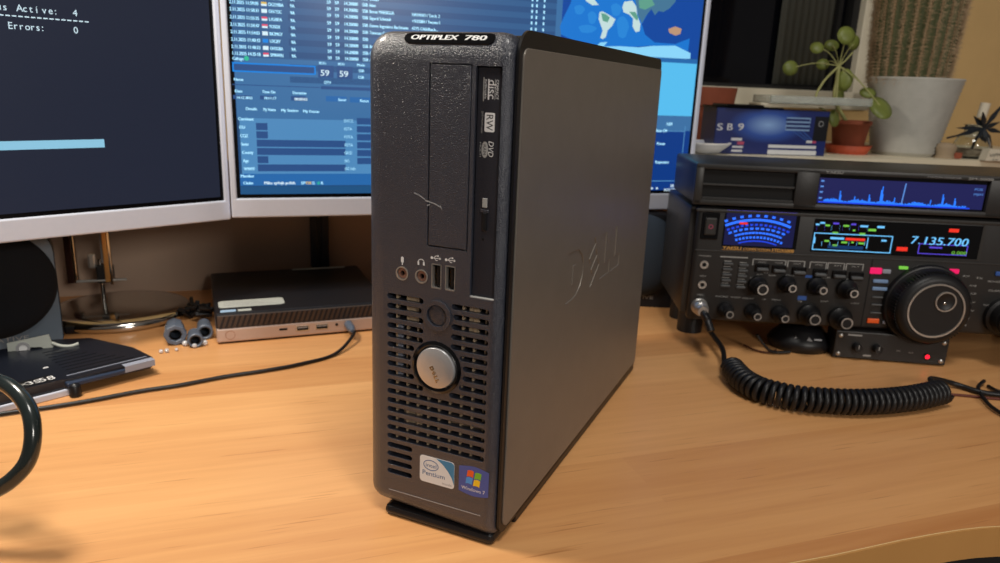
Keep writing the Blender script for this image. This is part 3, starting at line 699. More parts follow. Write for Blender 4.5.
for x in (652.5, 657.5): TX.cyl(1.3, .3, wt, G['txw'], X2 @ T(*mf_(x, 188.5), 0), 12)
TX.build('screen_text', scrn)
# stand of the centre monitor
ps = Vector(deep(320, 240, 925)); c_, s_ = math.cos(-MYW), math.sin(-MYW)
lx = (ps.x - mo[0]) * c_ - (ps.y - mo[1]) * s_; ly = (ps.x - mo[0]) * s_ + (ps.y - mo[1]) * c_
b = MB(); b.box((lx - 12, ly - 6, 6), (lx - 3, ly + 8, 250), 'spkb', 2); b.box((lx + 1, ly - 6, 6), (lx + 11, ly + 8, 250), 'spkb', 2); b.box((lx - 10, ly - 2, 6), (lx + 9, ly + 6, 250), 'radio', 2)
b.box((lx - 20, 33, 215), (lx + 20, ly + 4, 245), 'spkb', 3); b.box((lx + 0, 33, 200), (lx + 60, 42, 300), 'spkb', 3); b.build('stand_pole', mon)
b = MB(); b.box((lx - 40, ly - 9, 0), (lx + 40, ly + 10, 7), 'spkb', 2); b.build('stand_base', mon)

# left monitor
LYW = .803; ml_r = deep(231.5, 219, 742)
lo = (ml_r[0] - 543 * math.cos(LYW), ml_r[1] - 543 * math.sin(LYW))
lm = monitor('monitor', 'silver framed monitor at the left with a dark screen, plain text and a pale bar', lo, LYW, 120)
lf = face(lo, LYW)
b = MB(); b.rect(9.5, 144, 533.5, 434, G['dk'], X2, .1); ls = b.build('screen', lm)
TX = MB()
def mono(s_, x, y, x1, cap):
    u, v = lf(x, y); ue, _ = lf(x1, y); st_ = (ue - u) / (len(s_) - .3)
    for i, ch in enumerate(s_):
        if ch != ' ':
            TX.text(ch, u + i * st_, v, cap, G['txw'], X2, xs=.95, w=.3)
mono('Cpus Active:  4', -17, 8.2, 77, 5.6)
u, v = lf(-40, 22); ue, _ = lf(91, 21.5); k = 0
st_ = (ue - u) / 21
for k in range(21): TX.rect(u + k * st_, lf(45, 18.9)[1], u + (k + .7) * st_, lf(45, 18.9)[1] + .9, G['txw'], X2, .3, .1)
mono('Errors:     0', 8.5, 28.6, 77.5, 5.6)
TX.build('screen_text', ls)
a = lf(-30, 150); c = lf(105.5, 147.5); cc = lf(105.5, 139.3)
b = MB(); b.rect(a[0], c[1], c[0], cc[1], G['bar'], X2, .3, .1); b.build('progress_bar', ls)
b = MB(); b.box((60, 33, 180), (140, 60, 300), 'spkb', 5); b.box((85, 50, 5), (115, 75, 240), 'spkb', 4); b.box((30, 30, 0), (150, 110, 6), 'spkb', 2); b.build('stand', lm)

# ================================================================== RADIO
RO = (198, 735); RYW = -.04
rf = face(RO, RYW)
radio = thing('radio_transceiver', 'black amateur radio transceiver covered in knobs and lit displays at the right', 'radio', (RO[0], RO[1], 0), RYW)
RW, RZ0, RZ1 = 462, 34, 154
b = MB(); b.box((0, 0, RZ0), (RW, 12, RZ1), 'radio', 4, 3); b.box((-6, 10, RZ0 + 4), (RW + 6, 140, RZ1 - 1), 'radiol', 3); auto_smooth(b.build('cabinet', radio), 30)
b = MB(); b.box((-2, -1, RZ1 - 5), (RW, 3, RZ1 - 1.5), 'radiol', 1); b.box((1, -.6, 108.5), (RW, 2, 110), 'radiol', .3); b.box((rf(866, 300)[0] - 1, -.4, RZ0 + 2), (rf(866, 300)[0], 2, 108), 'dark'); b.build('panel_trim', radio)
for x in (20, 410):
    for y in (70, 120):
        b = MB(); b.cyl(14, 0, RZ0 + 5, 'knob', T(x, y, 0), 24); b.build('foot', radio)
# switch
u, v = rf(710, 226)
b = MB(); b.box((u - 9, -1.2, v - 14), (u + 9, 1, v + 14), 'gloss', 1); b.box((u - 6, -4, v - 9), (u + 6, 0, v + 9), 'radiol', 1.5); b.ring(1.6, 2.3, 0, .2, 'boxr', FR @ T(u, v, 4)); b.build('power_switch', radio)
# meter
blueL = glow('meter_blue', (45, 110, 255), 1.25); blueD = glow('meter_dark_blue', (22, 24, 66), 1.0); blueM = glow('meter_mid', (30, 66, 220), 1.1)
rcy = glow('display_cyan', (110, 190, 245), 1.1); rgr = glow('display_green', (120, 200, 70), 1.0); rrd = glow('display_red', (235, 50, 35), 1.1); rbk = glow('display_black', (14, 18, 30), 1.0)
rvi = glow('display_violet', (90, 70, 210), 1.0); rbl = glow('display_blue_shade', (14, 50, 96), 1.0); pnk = glow('key_pink', (240, 30, 100), 1.0); spb = glow('scope_bg', (30, 32, 84), 1.0); spw = glow('scope_wave', (40, 120, 250), 1.2); spl = glow('scope_line', (90, 140, 220), 1.0)
u0, v0 = rf(723, 244.5); u1, v1 = rf(797, 213)
b = MB(); b.rect(u0 - 1.5, v0 - 1.5, u1 + 4, v1 + 1.5, 'gloss', FR, .4); b.rect(u0, v0, u1, v1, blueD, FR, .6); b.rect(u0, v1 - 1, u1, v1, rvi, FR, .8)
cx = (u0 + u1) / 2 - 1
def arc(r, t, a0, a1, m, step=4, gap=0, cz=v0 - 50):
    a = a0
    while a < a1:
        e_ = a + step - gap
        P = [(cx + q * math.cos(R(w_)), cz + q * math.sin(R(w_)) * .96) for q, w_ in ((r, a), (r + t, a), (r + t, e_), (r, e_))]
        b.prism(P, .5, .9, m, FR); a += step
arc(79, 2.6, 67, 114, blueL, 3); arc(83.5, 2.4, 69, 116, blueL, 5.4, 3.2); arc(74, 2.2, 66, 116, blueM, 3.6, 1.4); arc(70, 2.2, 68, 113, blueL, 4.4, 1.6); arc(65.5, 2, 69, 111, blueL, 3, .4); arc(60.5, 2.4, 66, 112, blueL, 3.3, 1.2); arc(57, 1.4, 70, 108, blueM, 3, 0)
b.rect(cx - 20, v0 + 22, cx - 12, v0 + 24, rrd, FR, 1.0, .5)
met = b.build('meter', radio)
b = MB(); u, v = rf(722, 249.5); b.rect(u - .5, v - .2, u + 72, v + .15, 'gold', FR, .2)
for dx_ in (0, .35): b.text('YAESU', u + dx_, v + .6, 3.4, 'gold', FR, width=19, w=.3 + dx_ * .1); b.text('COMPETITION', u + 21 + dx_, v + .8, 2.2, 'gold', FR, width=27, w=.3 + dx_ * .1); b.text('FTDX5000', u + 50 + dx_, v + .4, 3.2, 'gold', FR, width=22, w=.3 + dx_ * .1); b.build('name_print', radio)
# main display window
u0, v0 = rf(809, 258); u1, v1 = rf(985, 219)
b = MB(); b.rect(u0, 113.5, u1, 147.5, 'gloss', FR, .5); b.box((u0 - 1, -.5, 112.4), (u1 + 3, 1, 113.4), 'radiol'); b.box((u1, -.8, 112.4), (u1 + 3, 1, 149), 'radiol')
def q2(x, y): return rf(x, y)
def rr_(x0, y0, x1, y1, m, w=.8):
    a, c = rf(x0, y1), rf(x1, y0); b.rect(a[0], a[1], c[0], c[1], m, FR, w, .4)
def seg(x, y, x1, m): rr_(x, y, x1, y + 1.3, m)
# upper meter figures
for k, (x, y, w_, m) in enumerate(((815.5, 223.5, 4, rcy), (820, 222, 5, rcy), (825, 224.5, 5, rgr), (833, 222.6, 6, rvi), (843, 225, 6, rgr), (851, 223.5, 5, rvi), (860, 225.5, 8, rcy), (832, 232, 6, rgr), (852.5, 229.5, 2.5, rgr), (859, 233, 6, rgr), (868, 229, 8, rgr), (877, 226, 7.5, rcy))):
    rr_(x, y, x + w_, y + (1.5 if k < 9 else 1.9), m)
for x in (816, 824, 831, 839, 842, 849, 858, 867): rr_(x, 225, x + .9, 230.5, rcy if x % 2 else rvi)
# framed graph
def fr_(x0, y0, x1, y1, t, m):
    a, c = rf(x0, y1), rf(x1, y0)
    for q in ((a[0], a[1], c[0], a[1] + t), (a[0], c[1] - t, c[0], c[1]), (a[0], a[1], a[0] + t, c[1]), (c[0] - t, a[1], c[0], c[1])): b.rect(*q, m, FR, .8, .4)
fr_(811.5, 236, 893, 249.5, .9, rcy); rr_(866.5, 237.5, 867.6, 248.5, rcy)
rr_(812.5, 237, 815.5, 243, rcy)
for x, y, w_, m in ((824, 240, 5, rgr), (832, 244.5, 5, rgr), (841, 241.5, 6, rgr), (858, 242.5, 6, rgr), (851, 241.5, 2.5, rgr), (845, 238.6, 20, rrd), (827, 246.5, 36, rbl), (830, 237.5, 14, rcy), (881, 239.8, 5.5, rcy)): rr_(x, y, x + w_, y + 1.5, m)
for x in (821, 829, 837, 848, 856, 864): rr_(x, 241.5, x + .9, 245.5, rcy)
rr_(896, 247.2, 907.5, 250.6, rrd); rr_(948.5, 229, 959, 232, rrd)
# frequency
u, v = rf(909, 243.2)
b.text('7', u, v, 8.0, rcy, FR, width=6.6, shear=.16, w=.9)
u2, v2 = rf(920.5, 243.2); ue, _ = rf(967, 243)
b.text('.', u + 8, v, 8.0, rcy, FR, shear=.16, w=.9)
b.text('135.700', u2, v - .3, 8.2, rcy, FR, width=ue - u2, shear=.16, w=.9); b.text('135.700', u2 + .45, v - .3, 8.2, rcy, FR, width=ue - u2, shear=.16, w=.92); b.text('7', u + .5, v, 8.0, rcy, FR, width=6.6, shear=.16, w=.92)
b.text('7.135.700', u, v - .3, 8.2, rbl, FR, width=ue - u + 1, shear=.16, w=.7)
fr_(917, 245.5, 968, 253.5, .8, rvi); rr_(929, 247, 942, 248, rvi)
ua, va = rf(950.5, 254.2); b.text('0.000', ua, va, 3.6, rgr, FR, width=15, shear=.1, w=.9)
tag(b.build('display', radio), 'lit frequency display reading 7.135.700')
# top scope unit = station monitor (separate box standing on the radio)
sm = thing('station_monitor', 'low black station monitor with a blue spectrum screen, standing on the radio', 'station monitor', (RO[0], RO[1], 154), RYW)
X3 = FR @ T(0, -154, 0)
b = MB(); TZ = 43.6
b.box((-6, 2, 2.6), (RW + 6, 112, TZ), 'radiol', 2.5, 3)
# front frame bars around the openings
uL0, uL1 = rf(703, 180)[0], rf(795, 185)[0]
uS0, uS1 = rf(817, 190)[0], rf(987, 195)[0]
b.box((-7, -3, 38.2), (RW + 6, 3, TZ), 'radiol', 1.2); b.box((-7, -3, 2.6), (RW + 6, 3, 8), 'radiol', 1.2)
b.box((-7, -3, 3), (uL0, 3, 42), 'radiol', 1); b.box((uL1, -3, 3), (uS0, 3, 42), 'radio', .6); b.box((uS1, -3, 3), (RW + 6, 3, 42), 'radio', .6)
auto_smooth(b.build('cabinet', sm), 30)
b = MB(); b.box((uL0, 1.2, 8), (uL1, 2.2, 38), 'dark'); b.box((uL0, -1.5, 22.2), (uL1, 2, 24.2), 'radiol', .3); b.box((uL0, -1.5, 8.0), (uL1, 2, 10.5), 'radio', .3); b.build('speaker_slot', sm)
zs0, zs1 = 9.6, 34.4
b = MB(); b.box((uS0, .5, 8), (uS1, 1.9, 38), 'gloss'); b.box((uS0 + 1.5, .3, zs0), (uS1 - 2, .6, zs1), spb)
scp = b.build('scope_screen', sm)
b = MB(); Xs = FR @ T(0, 0, -.3)
import random as _r
rng = _r.Random(3); n = 150; W_ = uS1 - uS0 - 26
peaks = {16: 9, 17: 5, 32: 4, 47: 7, 48: 4, 59: 12, 60: 15, 61: 8, 74: 4, 112: 5, 124: 9, 125: 6, 137: 7, 138: 5}
for k in range(n):
    hgt = 2.2 + rng.random() * 1.6 + 1.0 * math.sin(k * .21) + peaks.get(k, 0)
    u = uS0 + 8 + W_ * k / n; b.rect(u, zs0 + .6, u + W_ / n * 1.02, zs0 + .6 + hgt, spw, Xs, .3)
b.rect(uS0 + 3, zs0 + .2, uS1 - 14, zs0 + 1.6, blueM, Xs, .35)
u = uS0 + 8 + W_ * .545; b.prism([(u, zs0 + 2), (u + 1.1, zs0 + 2), (u + 2.3, zs1 - 2), (u + 1.2, zs1 - 2)], 0, .35, spl, Xs)
for z in (4, 10, 15.5, 21): b.rect(uS0 + 3, zs0 + z, uS0 + 6, zs0 + z + 1.6, spl, Xs, .35)
b.text('POS', uS1 - 13, zs0 + 19, 2.4, spl, Xs, width=8, w=.3); b.text('MEM', uS1 - 13, zs0 + 14, 2.4, spl, Xs, width=9, w=.3)
b.build('spectrum_trace', scp)
b = MB(); b.text('YAESU', rf(825, 170.5)[0], 39.4, 2.4, 'line', FR @ T(0, 0, 3), width=17, w=.15); b.text('STATION MONITOR', rf(926, 175)[0], 39.6, 1.5, 'grey', FR @ T(0, 0, 3), width=33, w=.15); b.text('SM-5000', rf(967, 177)[0], 39.2, 2.4, 'line', FR @ T(0, 0, 3), width=24, w=.15); b.build('name_print', sm)
for x in (15, 440):
    for y in (15, 95): b = MB(); b.cyl(6, 0, 3.5, 'knob', T(x, y, 0), 16); b.build('foot', sm)
# sockets and mic plug
for (x, y, s_) in ((704, 264.5, 'PHONES'), (702, 284.5, 'KEY')):
    u, v = rf(x, y); b = MB(); b.ring(2.3, 4.3, -1, 1.6, 'satin', FR @ T(u, v, 0)); b.cyl(2.3, 0, .3, 'dark', FR @ T(u, v, 0)); b.text(s_, u, v + 8.4, 1.7, 'line', FR, align='c', width=12 if s_ == 'PHONES' else 7, w=.2); b.build('jack_socket', radio)
u, v = rf(699, 306); mu, mv = u, v
b = MB(); b.cyl(8.6, 0, 3, 'satin', FR @ T(u, v, 0), 32, 1); b.text('MIC', u, v + 11.5, 1.7, 'line', FR, align='c', width=7, w=.2); b.build('mic_socket', radio)
# key pad
for c_ in range(2):
    for r_ in range(5):
        x = (728, 743.5)[c_] - r_ * .8; y = (263.5, 265)[c_] + r_ * 5.5
        u, v = rf(x, y); b = MB(); b.box((u - 4.8, -2.6, v - 1.3), (u + 4.8, 0, v + 1.3), 'button', .7); b.rect(u - 4, v - 1.9 + 4.1, u + 3.2, v + 2.9, 'line', FR, .15); b.build('key_button', radio)
b = MB()
u0, v = rf(720.5, 256); u1, _ = rf(748, 258); b.rect(u0, 103.0, u1, 104.2, 'line', FR, .2)
# brackets above lever keys
for x0, x1 in ((752.5, 786), (787.5, 805), (810, 827), (828, 845), (846.5, 864)):
    a = rf(x0, 262)[0]; c = rf(x1, 264)[0]; b.rect(a, 102.2, c, 103.0, 'line', FR, .25); b.rect(a, 96, a + 1, 103, 'line', FR, .25); b.rect(c - 1, 96, c, 103, 'line', FR, .25)
u, v = rf(0, 0)
for k, x in enumerate((762, 779, 797, 819, 838, 856)):
    u = rf(x, 264)[0]; b.text('AGC NAR ANT IPO ATT FLT'.split()[k], u, 99.2, 1.5, 'line', FR, align='c', width=8, w=.2)
labels = [('KEYER', 790, 276, 9), ('RF', 766, 273.5, 5), ('AM', 759, 275, 6), ('SSB', 772, 276, 8), ('CW', 753, 278.5, 7), ('MIC GAIN', 822, 278, 16), ('AF GAIN', 845, 279.5, 15), ('MONI  VOX', 728, 297.5, 26), ('DELAY', 748, 299, 12), ('PROC', 776, 300.5, 9), ('NR', 764, 300, 4), ('NB', 800, 302, 4), ('DNF', 824, 302, 8), ('CONT', 855, 304, 9)]
for s_, x, y, w_ in labels: u, v = rf(x, y); b.text(s_, u, v, 1.6, 'line', FR, align='c', width=w_, w=.2)
b.build('panel_print', radio)
b = MB()
for x, y, w_, h_ in ((808.5, 276.5, 7, 2.6), (802, 298, 9, 4.4)): u, v = rf(x, y); b.rect(u - w_ / 2, v - h_ / 2, u + w_ / 2, v + h_ / 2, 'boxm', FR, .2)
b.build('blue_print', radio)
for x in (762, 779, 799, 820, 839, 856):
    u, v = rf(x, 266.5 + (x - 762) * .09); b = MB(); b.box((u - 7.3, -2.2, v - 5.6), (u + 7.3, 0, v + 3.2), 'gloss', .8); b.box((u - 6, -5, v - 4.2), (u + 6, -1, v - 1), 'button', 1); b.build('lever_key', radio)
# knobs
def knob(x, y, rb, rc, dpt=15, name='knob', off=(1.6, -2.5), ringm='satin'):
    u, v = rf(x, y); X = FR @ T(u, v, 0)
    b = MB()
    b.lathe([(rb, 0), (rb, 5), (rb * .86, 6.5), (rc + 1.2, dpt - 2), (rc + 1.2, dpt)], 'knob', X, n=28)
    for k in range(18):
        a = 2 * math.pi * k / 18; b.box((-.5, -.5, 5), (.5, .5, 5.8), 'knob', X=X @ RZ(a) @ T(rb * .93, 0, 0))
    b.lathe([(rc, dpt), (rc, dpt + 5), (rc - .8, dpt + 5.6)], 'knob', X, n=24)
    kb = auto_smooth(b.build(name, radio), 40)
    b = MB(); b.ring(rc - 1.2, rc + .1, dpt + 5.3, dpt + 5.9, ringm, X, 28); b.build('knob_ring', kb)
kn = [(757, 284.5, 9.5, 5.4), (786, 283.5, 9, 3.9), (816, 285.5, 9.5, 3.9), (846, 288.5, 10, 4.1), (725, 309, 8, 3.8), (752, 311, 8.5, 3.8), (779, 313, 9, 3.9), (808, 314, 11.5, 5.5), (839, 317.5, 12, 5.8)]
for x, y, rb, rc in kn: knob(x, y, rb, rc)
# coloured keys
def key(x, y, w_, h_, m, nm='key_button', d=2.2):
    u, v = rf(x, y); b = MB(); b.box((u - w_ / 2, -d, v - h_ / 2), (u + w_ / 2, 0, v + h_ / 2), m, .8); return b.build(nm, radio)
tag(key(875.5, 270.5, 11.5, 6.5, pnk), 'bright pink lit key'); key(886, 271.2, 8.5, 4.5, 'labelg'); tag(key(903, 267.5, 9, 3.2, rgr), 'green lit key'); tag(key(953.5, 271, 9.5, 4.8, pnk), 'round pink lit key')
for x, y in ((880, 281), (879, 288.5)): tag(key(x, y, 15, 3.6, 'boxl'), 'pale blue key')
for x, y in ((877, 297), (876, 304.5), (875, 312.5)): key(x, y, 11, 1.9, 'button')
tag(key(872.5, 320.5, 12, 5, 'wr'), 'orange key'); key(885, 322, 6, 3.6, 'labelg')
b = MB()
for s_, x, y, w_ in (('RX', 966, 277, 7), ('TX', 979, 279, 7), ('A=B', 972.5, 286.5, 7), ('A/B', 973, 294.5, 6), ('TXW', 972, 303, 6), ('V', 972, 311.5, 3.5), ('XIT', 967, 319.5, 5), ('LOCK', 962, 326, 9), ('MCH/GRP', 995, 282.5, 15), ('CLAR', 994, 291.5, 12), ('DUAL', 987, 306, 8)):
    u, v = rf(x, y); b.text(s_, u, v, 2.0, 'line', FR, align='c', width=w_, w=.2)
b.build('right_print', radio); key(998, 273.5, 6, 4.5, 'boxm')
# main dial
u, v = rf(923.5, 304)
X = FR @ T(u, v, 0)
b = MB(); b.lathe([(42, 0), (42, 3), (41, 5), (39.5, 5.5), (38.8, 7), (38, 8), (36, 20), (33.5, 23), (30.5, 24), (27.9, 24)], 'knob', X, n=64)
for k in range(72): b.box((-.6, -.5, 9), (.6, .5, 19), 'knob', X=X @ RZ(2 * math.pi * k / 72) @ T(37.4, 0, 0))
dial = auto_smooth(b.build('tuning_dial', radio), 35)
b = MB(); b.ring(26.4, 28.0, 23, 25.2, 'satin', X, 64); b.build('dial_ring', dial)
b = MB(); b.lathe([(26.4, 23.5), (0.02, 23.9)], 'knob', X, n=48, cap=False)
b.lathe([(9.6, 23.9), (9.6, 25.2), (8.2, 24.9), (7.0, 24.2), (0.02, 23.95)], 'knob', X @ T(7.5, 10, 0), n=32, cap=False); b.build('dial_face', dial)
b = MB(); b.ring(9.0, 10.2, 23.9, 25.5, 'satin', X @ T(7.5, 10, 0), 36); b.lathe([(1.5, 24), (.8, 24.8), (.02, 25)], 'chrome', X @ T(7.6, 8, 0), n=10); b.build('finger_dimple', dial)
knob(1003, 316, 20, 15, 16); 
u, v = rf(1040, 250)
for k in range(3): key(1012 + 0 * k, 226 + k * 12, 5, 3.4, 'labelg')
for x, y in ((1040, 300), (1075, 290), (1110, 300), (1060, 322), (1100, 325)): knob(x, y, 10, 4.5)

# plug + cable + coil (hand microphone lead)
lead = thing('microphone_lead', 'black microphone lead with a coiled section lying on the desk before the radio', 'cable', table(735, 385, 0), 0)
lx0, ly0, _ = table(735, 385, 0)
def wr(u, v, w): 
    return Vector((RO[0] + u * math.cos(RYW) + w * math.sin(RYW), RO[1] + u * math.sin(RYW) - w * math.cos(RYW), v))
PM = T(-lx0, -ly0, 0)
a = wr(mu, mv, 3.5); c = wr(mu, mv, 22)
Xp = PM @ Matrix.Translation(a) @ Matrix.Rotation(RYW, 4, 'Z') @ RX(R(90))
b = MB(); b.lathe([(7.6, 0), (7.6, 8), (6.6, 9), (5.2, 10), (5.2, 17)], 'satin', Xp, n=28); b.build('plug', lead)
start = wr(mu, mv, 18)
coilpx = [(732, 368), (742, 379), (757, 388), (775, 393.5), (800, 398.5), (830, 401), (860, 402), (890, 400.5), (918, 397), (942, 391.5)]
CP = [Vector(table(x, y, 12.5)) for x, y in coilpx]
lp = [start, start + Vector((3, -9, -7)), Vector(table(707, 327, 20)) , Vector(table(722, 348, 14)), CP[0] - Vector((5, -6, 0)), CP[0] + (CP[1] - CP[0]) * .1]
b = MB(); b.tube([PM @ p for p in lp], 2.6, 'rubber', steps=8); b.tube([PM @ p for p in [start + Vector((0, 2, 0)), start + Vector((3, -9, -7)), start + Vector((6, -16, -16))]], 4.0, 'rubber'); b.build('straight_lead', lead)
# helix along the coil path
def cat(P, steps):
    Q = []
    for i in range(len(P) - 1):
        a = P[max(i - 1, 0)]; b_ = P[i]; c = P[i + 1]; d = P[min(i + 2, len(P) - 1)]
        for k in range(steps):
            t = k / steps; Q.append(.5 * ((2 * b_) + (c - a) * t + (2 * a - 5 * b_ + 4 * c - d) * t * t + (3 * b_ - a - 3 * c + d) * t ** 3))
    Q.append(P[-1]); return Q
Q = cat(CP, 40); Ls = [0]
for i in range(1, len(Q)): Ls.append(Ls[-1] + (Q[i] - Q[i - 1]).length)
tot = Ls[-1]; turns = 40; HP = []
j = 0; NS = turns * 14
for k in range(NS + 1):
    s_ = tot * k / NS
    while j < len(Ls) - 2 and Ls[j + 1] < s_: j += 1
    t = (s_ - Ls[j]) / max(1e-6, Ls[j + 1] - Ls[j]); p = Q[j].lerp(Q[j + 1], t); tg = (Q[j + 1] - Q[j]).normalized()
    up = Vector((0, 0, 1)); sd = tg.cross(up).normalized(); up = sd.cross(tg)
    an = 2 * math.pi * turns * k / NS + rng.uniform(-.03, .03)
    HP.append(PM @ (p + (sd * math.cos(an) + up * math.sin(an)) * 9.2))
b = MB(); b.tube(HP, 2.55, 'rubber', n=7, steps=1); b.build('coil', lead)
e_ = CP[-1]; tail = [e_ + Vector((-6, 0, 4)), e_ + Vector((0, 20, 4)), Vector(table(944, 381, 8)), Vector(table(958, 385, 4)), Vector(table(980, 392, 3)), Vector(table(1003, 395, 3)), Vector(table(1060, 400, 3))]
b = MB(); b.tube([PM @ p for p in tail], 2.6, 'rubber'); b.build('lead_tail', lead)
b = MB(); b.tube([table(946, 394, 1.6), table(970, 396, 1.6), table(1000, 399, 1.6), table(1060, 402, 1.6)], 1.2, mat('red_brown_wire', (96, 44, 32), .5)); tag(b.build('thin_wire'), 'thin reddish brown wire running right from the end of the coiled lead', 'wire')
b = MB(); b.tube([table(984, 381, 4), table(978, 388, 3), table(985, 400, 3), table(996, 410, 3), table(1030, 430, 3)], 1.8, 'rubber'); b.tube([table(988, 386, 2), table(1002, 392, 3), table(1020, 388, 3)], 1.6, 'rubber'); tag(b.build('black_cable'), 'black cable looping on the desk at the right under the radio', 'cable')

# small box under the radio
sb = thing('small_interface_box', 'small flat black box with a red lamp lying under the radio front', 'box', (354, 728, 0), -.12)
sbf = face((354, 728), -.12)
b = MB(); b.box((0, 0, 1.5), (112, 28, 31), 'radio', 1); b.build('case', sb)
for x, z in ((5, 6), (5, 26), (107, 6), (107, 26)): b = MB(); b.lathe([(2.4, 0), (2.4, .8), (1.4, 1.6), (.02, 1.8)], 'satin', FR @ T(x, z, 0), n=14); b.build('screw', sb)
for x in (22, 42): b = MB(); b.lathe([(4.6, 0), (4.2, 7), (3.6, 8)], 'knob', FR @ T(x, 15, 0), n=20); b.rect(x - .4, 15, x + .4, 19, 'line', FR @ T(0, 0, 8), .2); b.build('knob', sb)
b = MB(); b.ring(2.2, 3.6, 0, 1.2, 'knob', FR @ T(93, 10, 0)); b.lathe([(2.2, 0), (2.0, 1.6), (.02, 2.4)], glow('led_red', (255, 20, 40), 3.5), FR @ T(93, 10, 0), n=16); tag(b.build('status_lamp', sb), 'glowing red lamp')
b = MB(); b.rect(12, 26.5, 26, 28, 'line', FR, .15)
b.text('ON', 62, 13, 1.8, 'line', FR, w=.2); b.text('AUX', 74, 12, 1.8, 'line', FR, w=.2); b.rect(30, 5, 38, 6.6, 'line', FR, .15); b.build('print', sb)

# rounded black device
c = table(805, 352, 0); dv = thing('desktop_microphone_base', 'rounded glossy black plastic base with pale marks half under the radio', 'device', (c[0], c[1] + 18, 0), -.06)
b = MB(); n = 40; prof = [(30, 0), (33, 3), (34.5, 8), (33, 12), (30, 15.5), (24, 22), (20, 26), (0.02, 28)]
b.lathe(prof, 'black', None, n=44, sx=1.0, sy=.85, cap=False); b.lathe([(30, 0), (.02, 0)], 'black', None, n=44, sx=1, sy=.85, cap=False); b.build('shell', dv)
b = MB(); Xm = T(0, -25.6, 15) @ RX(R(52)); 
b.prism([(-2, 0), (4, 0), (1, 4.4)], 0, .4, 'grey', Xm); b.rect(6, 1, 14, 2.6, 'grey', Xm, .4); b.prism([(-15, 2), (-12, 2.5), (-12.5, 4.5)], 0, .4, 'grey', Xm); b.build('marks', dv)
b = MB(); b.tube([table(757, 335, 22), table(765, 346, 10), table(773, 352, 3), table(790, 352, 3)], 1.6, 'rubber'); b.tube([table(744, 345, 2), table(755, 350, 2), table(768, 352.5, 2), table(776, 350, 2)], .9, mat('brown_wire', (88, 50, 36), .5)); tag(b.build('grey_cable'), 'thin dark cable drooping under the left side of the radio', 'cable')

# ================================================================== SPEAKERS
def speaker(loc, yaw, label, fm='spk', cm='cloth'):
    t = thing('desktop_speaker', label, 'speaker', loc, yaw, 'desktop speakers')
    b = MB(); b.prism(rrect(-54, 0, 54, 119, (26, 26, 9, 9), 8), 0, 5, fm, FR @ T(0, 0, -5)); 
    o_ = rrect(-55, 0, 55, 120, (27, 27, 10, 10), 8); i_ = [(x * .62, 8 + z * .8) for x, z in o_]; n_ = len(o_)
    vs_ = [(x, 5, z) for x, z in o_] + [(x, 30, z) for x, z in o_] + [(x, 92, z) for x, z in i_]
    fs_ = [tuple(range(n_)), tuple(range(2 * n_, 3 * n_))[::-1]] + [(j * n_ + k, (j + 1) * n_ + k, (j + 1) * n_ + (k + 1) % n_, j * n_ + (k + 1) % n_) for j in (0, 1) for k in range(n_)]
    b.add(vs_, fs_, 'spkb'); auto_smooth(b.build('cabinet', t), 35)
    b = MB(); prof = [(1, -1), (1, 0)] + [(math.cos(R(a)), math.sin(R(a)) * .34) for a in range(0, 91, 10)]
    vs_ = [(max(r_, .0004) * 53, z_ * 53) for r_, z_ in prof]
    b.lathe([(r_, max(z_, -2)) for r_, z_ in vs_], cm, FR @ T(0, 67, 0), n=48, sx=1.04, sy=1.0, cap=False); b.build('grille_cloth', t)
    b = MB(); b.text('CREATIVE', 3, 10.5, 4.6, 'line', FR, width=46, align='c', w=.3); b.build('lettering', t)
    return t
spl_c = table(57, 347, 0)
s1 = speaker((spl_c[0] - 42, spl_c[1] - 23, 0), .56, 'desktop speaker with grey lower front and black cloth under the left monitor')
e2 = table(678, 309, 0); speaker((e2[0] - 58, e2[1] + 4, 0), -.02, 'black desktop speaker in shadow between the tower computer and the radio', 'spkb', mat('speaker_cloth_lit', (44, 54, 66), .9))  # same speaker, front coloured black for shadow, cloth paler for highlights

# ================================================================== CHROME STAND (left, behind)
dc = table(122, 313, 0)
cs = thing('chrome_stand', 'chrome desk stand with a wide oval mirror base behind the left monitor', 'stand', (dc[0] + 3, dc[1] - 8, 0), .35)
b = MB(); b.lathe([(66, 0), (70, 3), (70, 7), (66, 11), (55, 12.5), (.02, 13)], 'chrome', None, n=64, sx=1.05, sy=.95, cap=False); b.build('base_plate', cs)
def loc_cs(p):
    v = Vector(p) - Vector((dc[0] + 3, dc[1] - 8, 0)); return Matrix.Rotation(-.35, 3, 'Z') @ v
pl = loc_cs(deep(104, 300, dc[1] + 6)); 
b = MB(); b.cyl(2.6, 10, 60, 'chrome', T(pl.x, pl.y, 0), 20); b.build('pole', cs)
c1 = loc_cs(deep(74, 260, dc[1] + 6)); c2 = loc_cs(deep(110, 260, dc[1] + 6)); zc0 = deep(92, 283, dc[1] + 6)[2]
b = MB(); b.box((c1.x - 8, c1.y - 4, zc0), (c1.x - 1, c1.y + 4, 170), mat('dark_copper', (60, 36, 30), .3, .6), .6); b.box((c1.x - 1, c1.y - 5, zc0), (c1.x + 2.4, c1.y + 4, 170), 'chrome', .8)
b.box((c2.x - 6, c2.y - 4, zc0 + 3), (c2.x - 1, c2.y + 4, 170), mat('brass_plate', (214, 160, 96), .3, .7), .6); b.box((c2.x - 1, c2.y - 5, zc0), (c2.x + 2, c2.y + 4, 170), 'chrome', .8); b.build('column', cs)
b = MB(); b.box((pl.x - 4, pl.y - 7, zc0 + 2), (pl.x + 13, pl.y + 4, zc0 + 22), 'black', 1.5); b.cyl(1.6, -24, 26, 'satin', T(pl.x, pl.y - 6, zc0 + 5) @ RY(R(90)), 12)
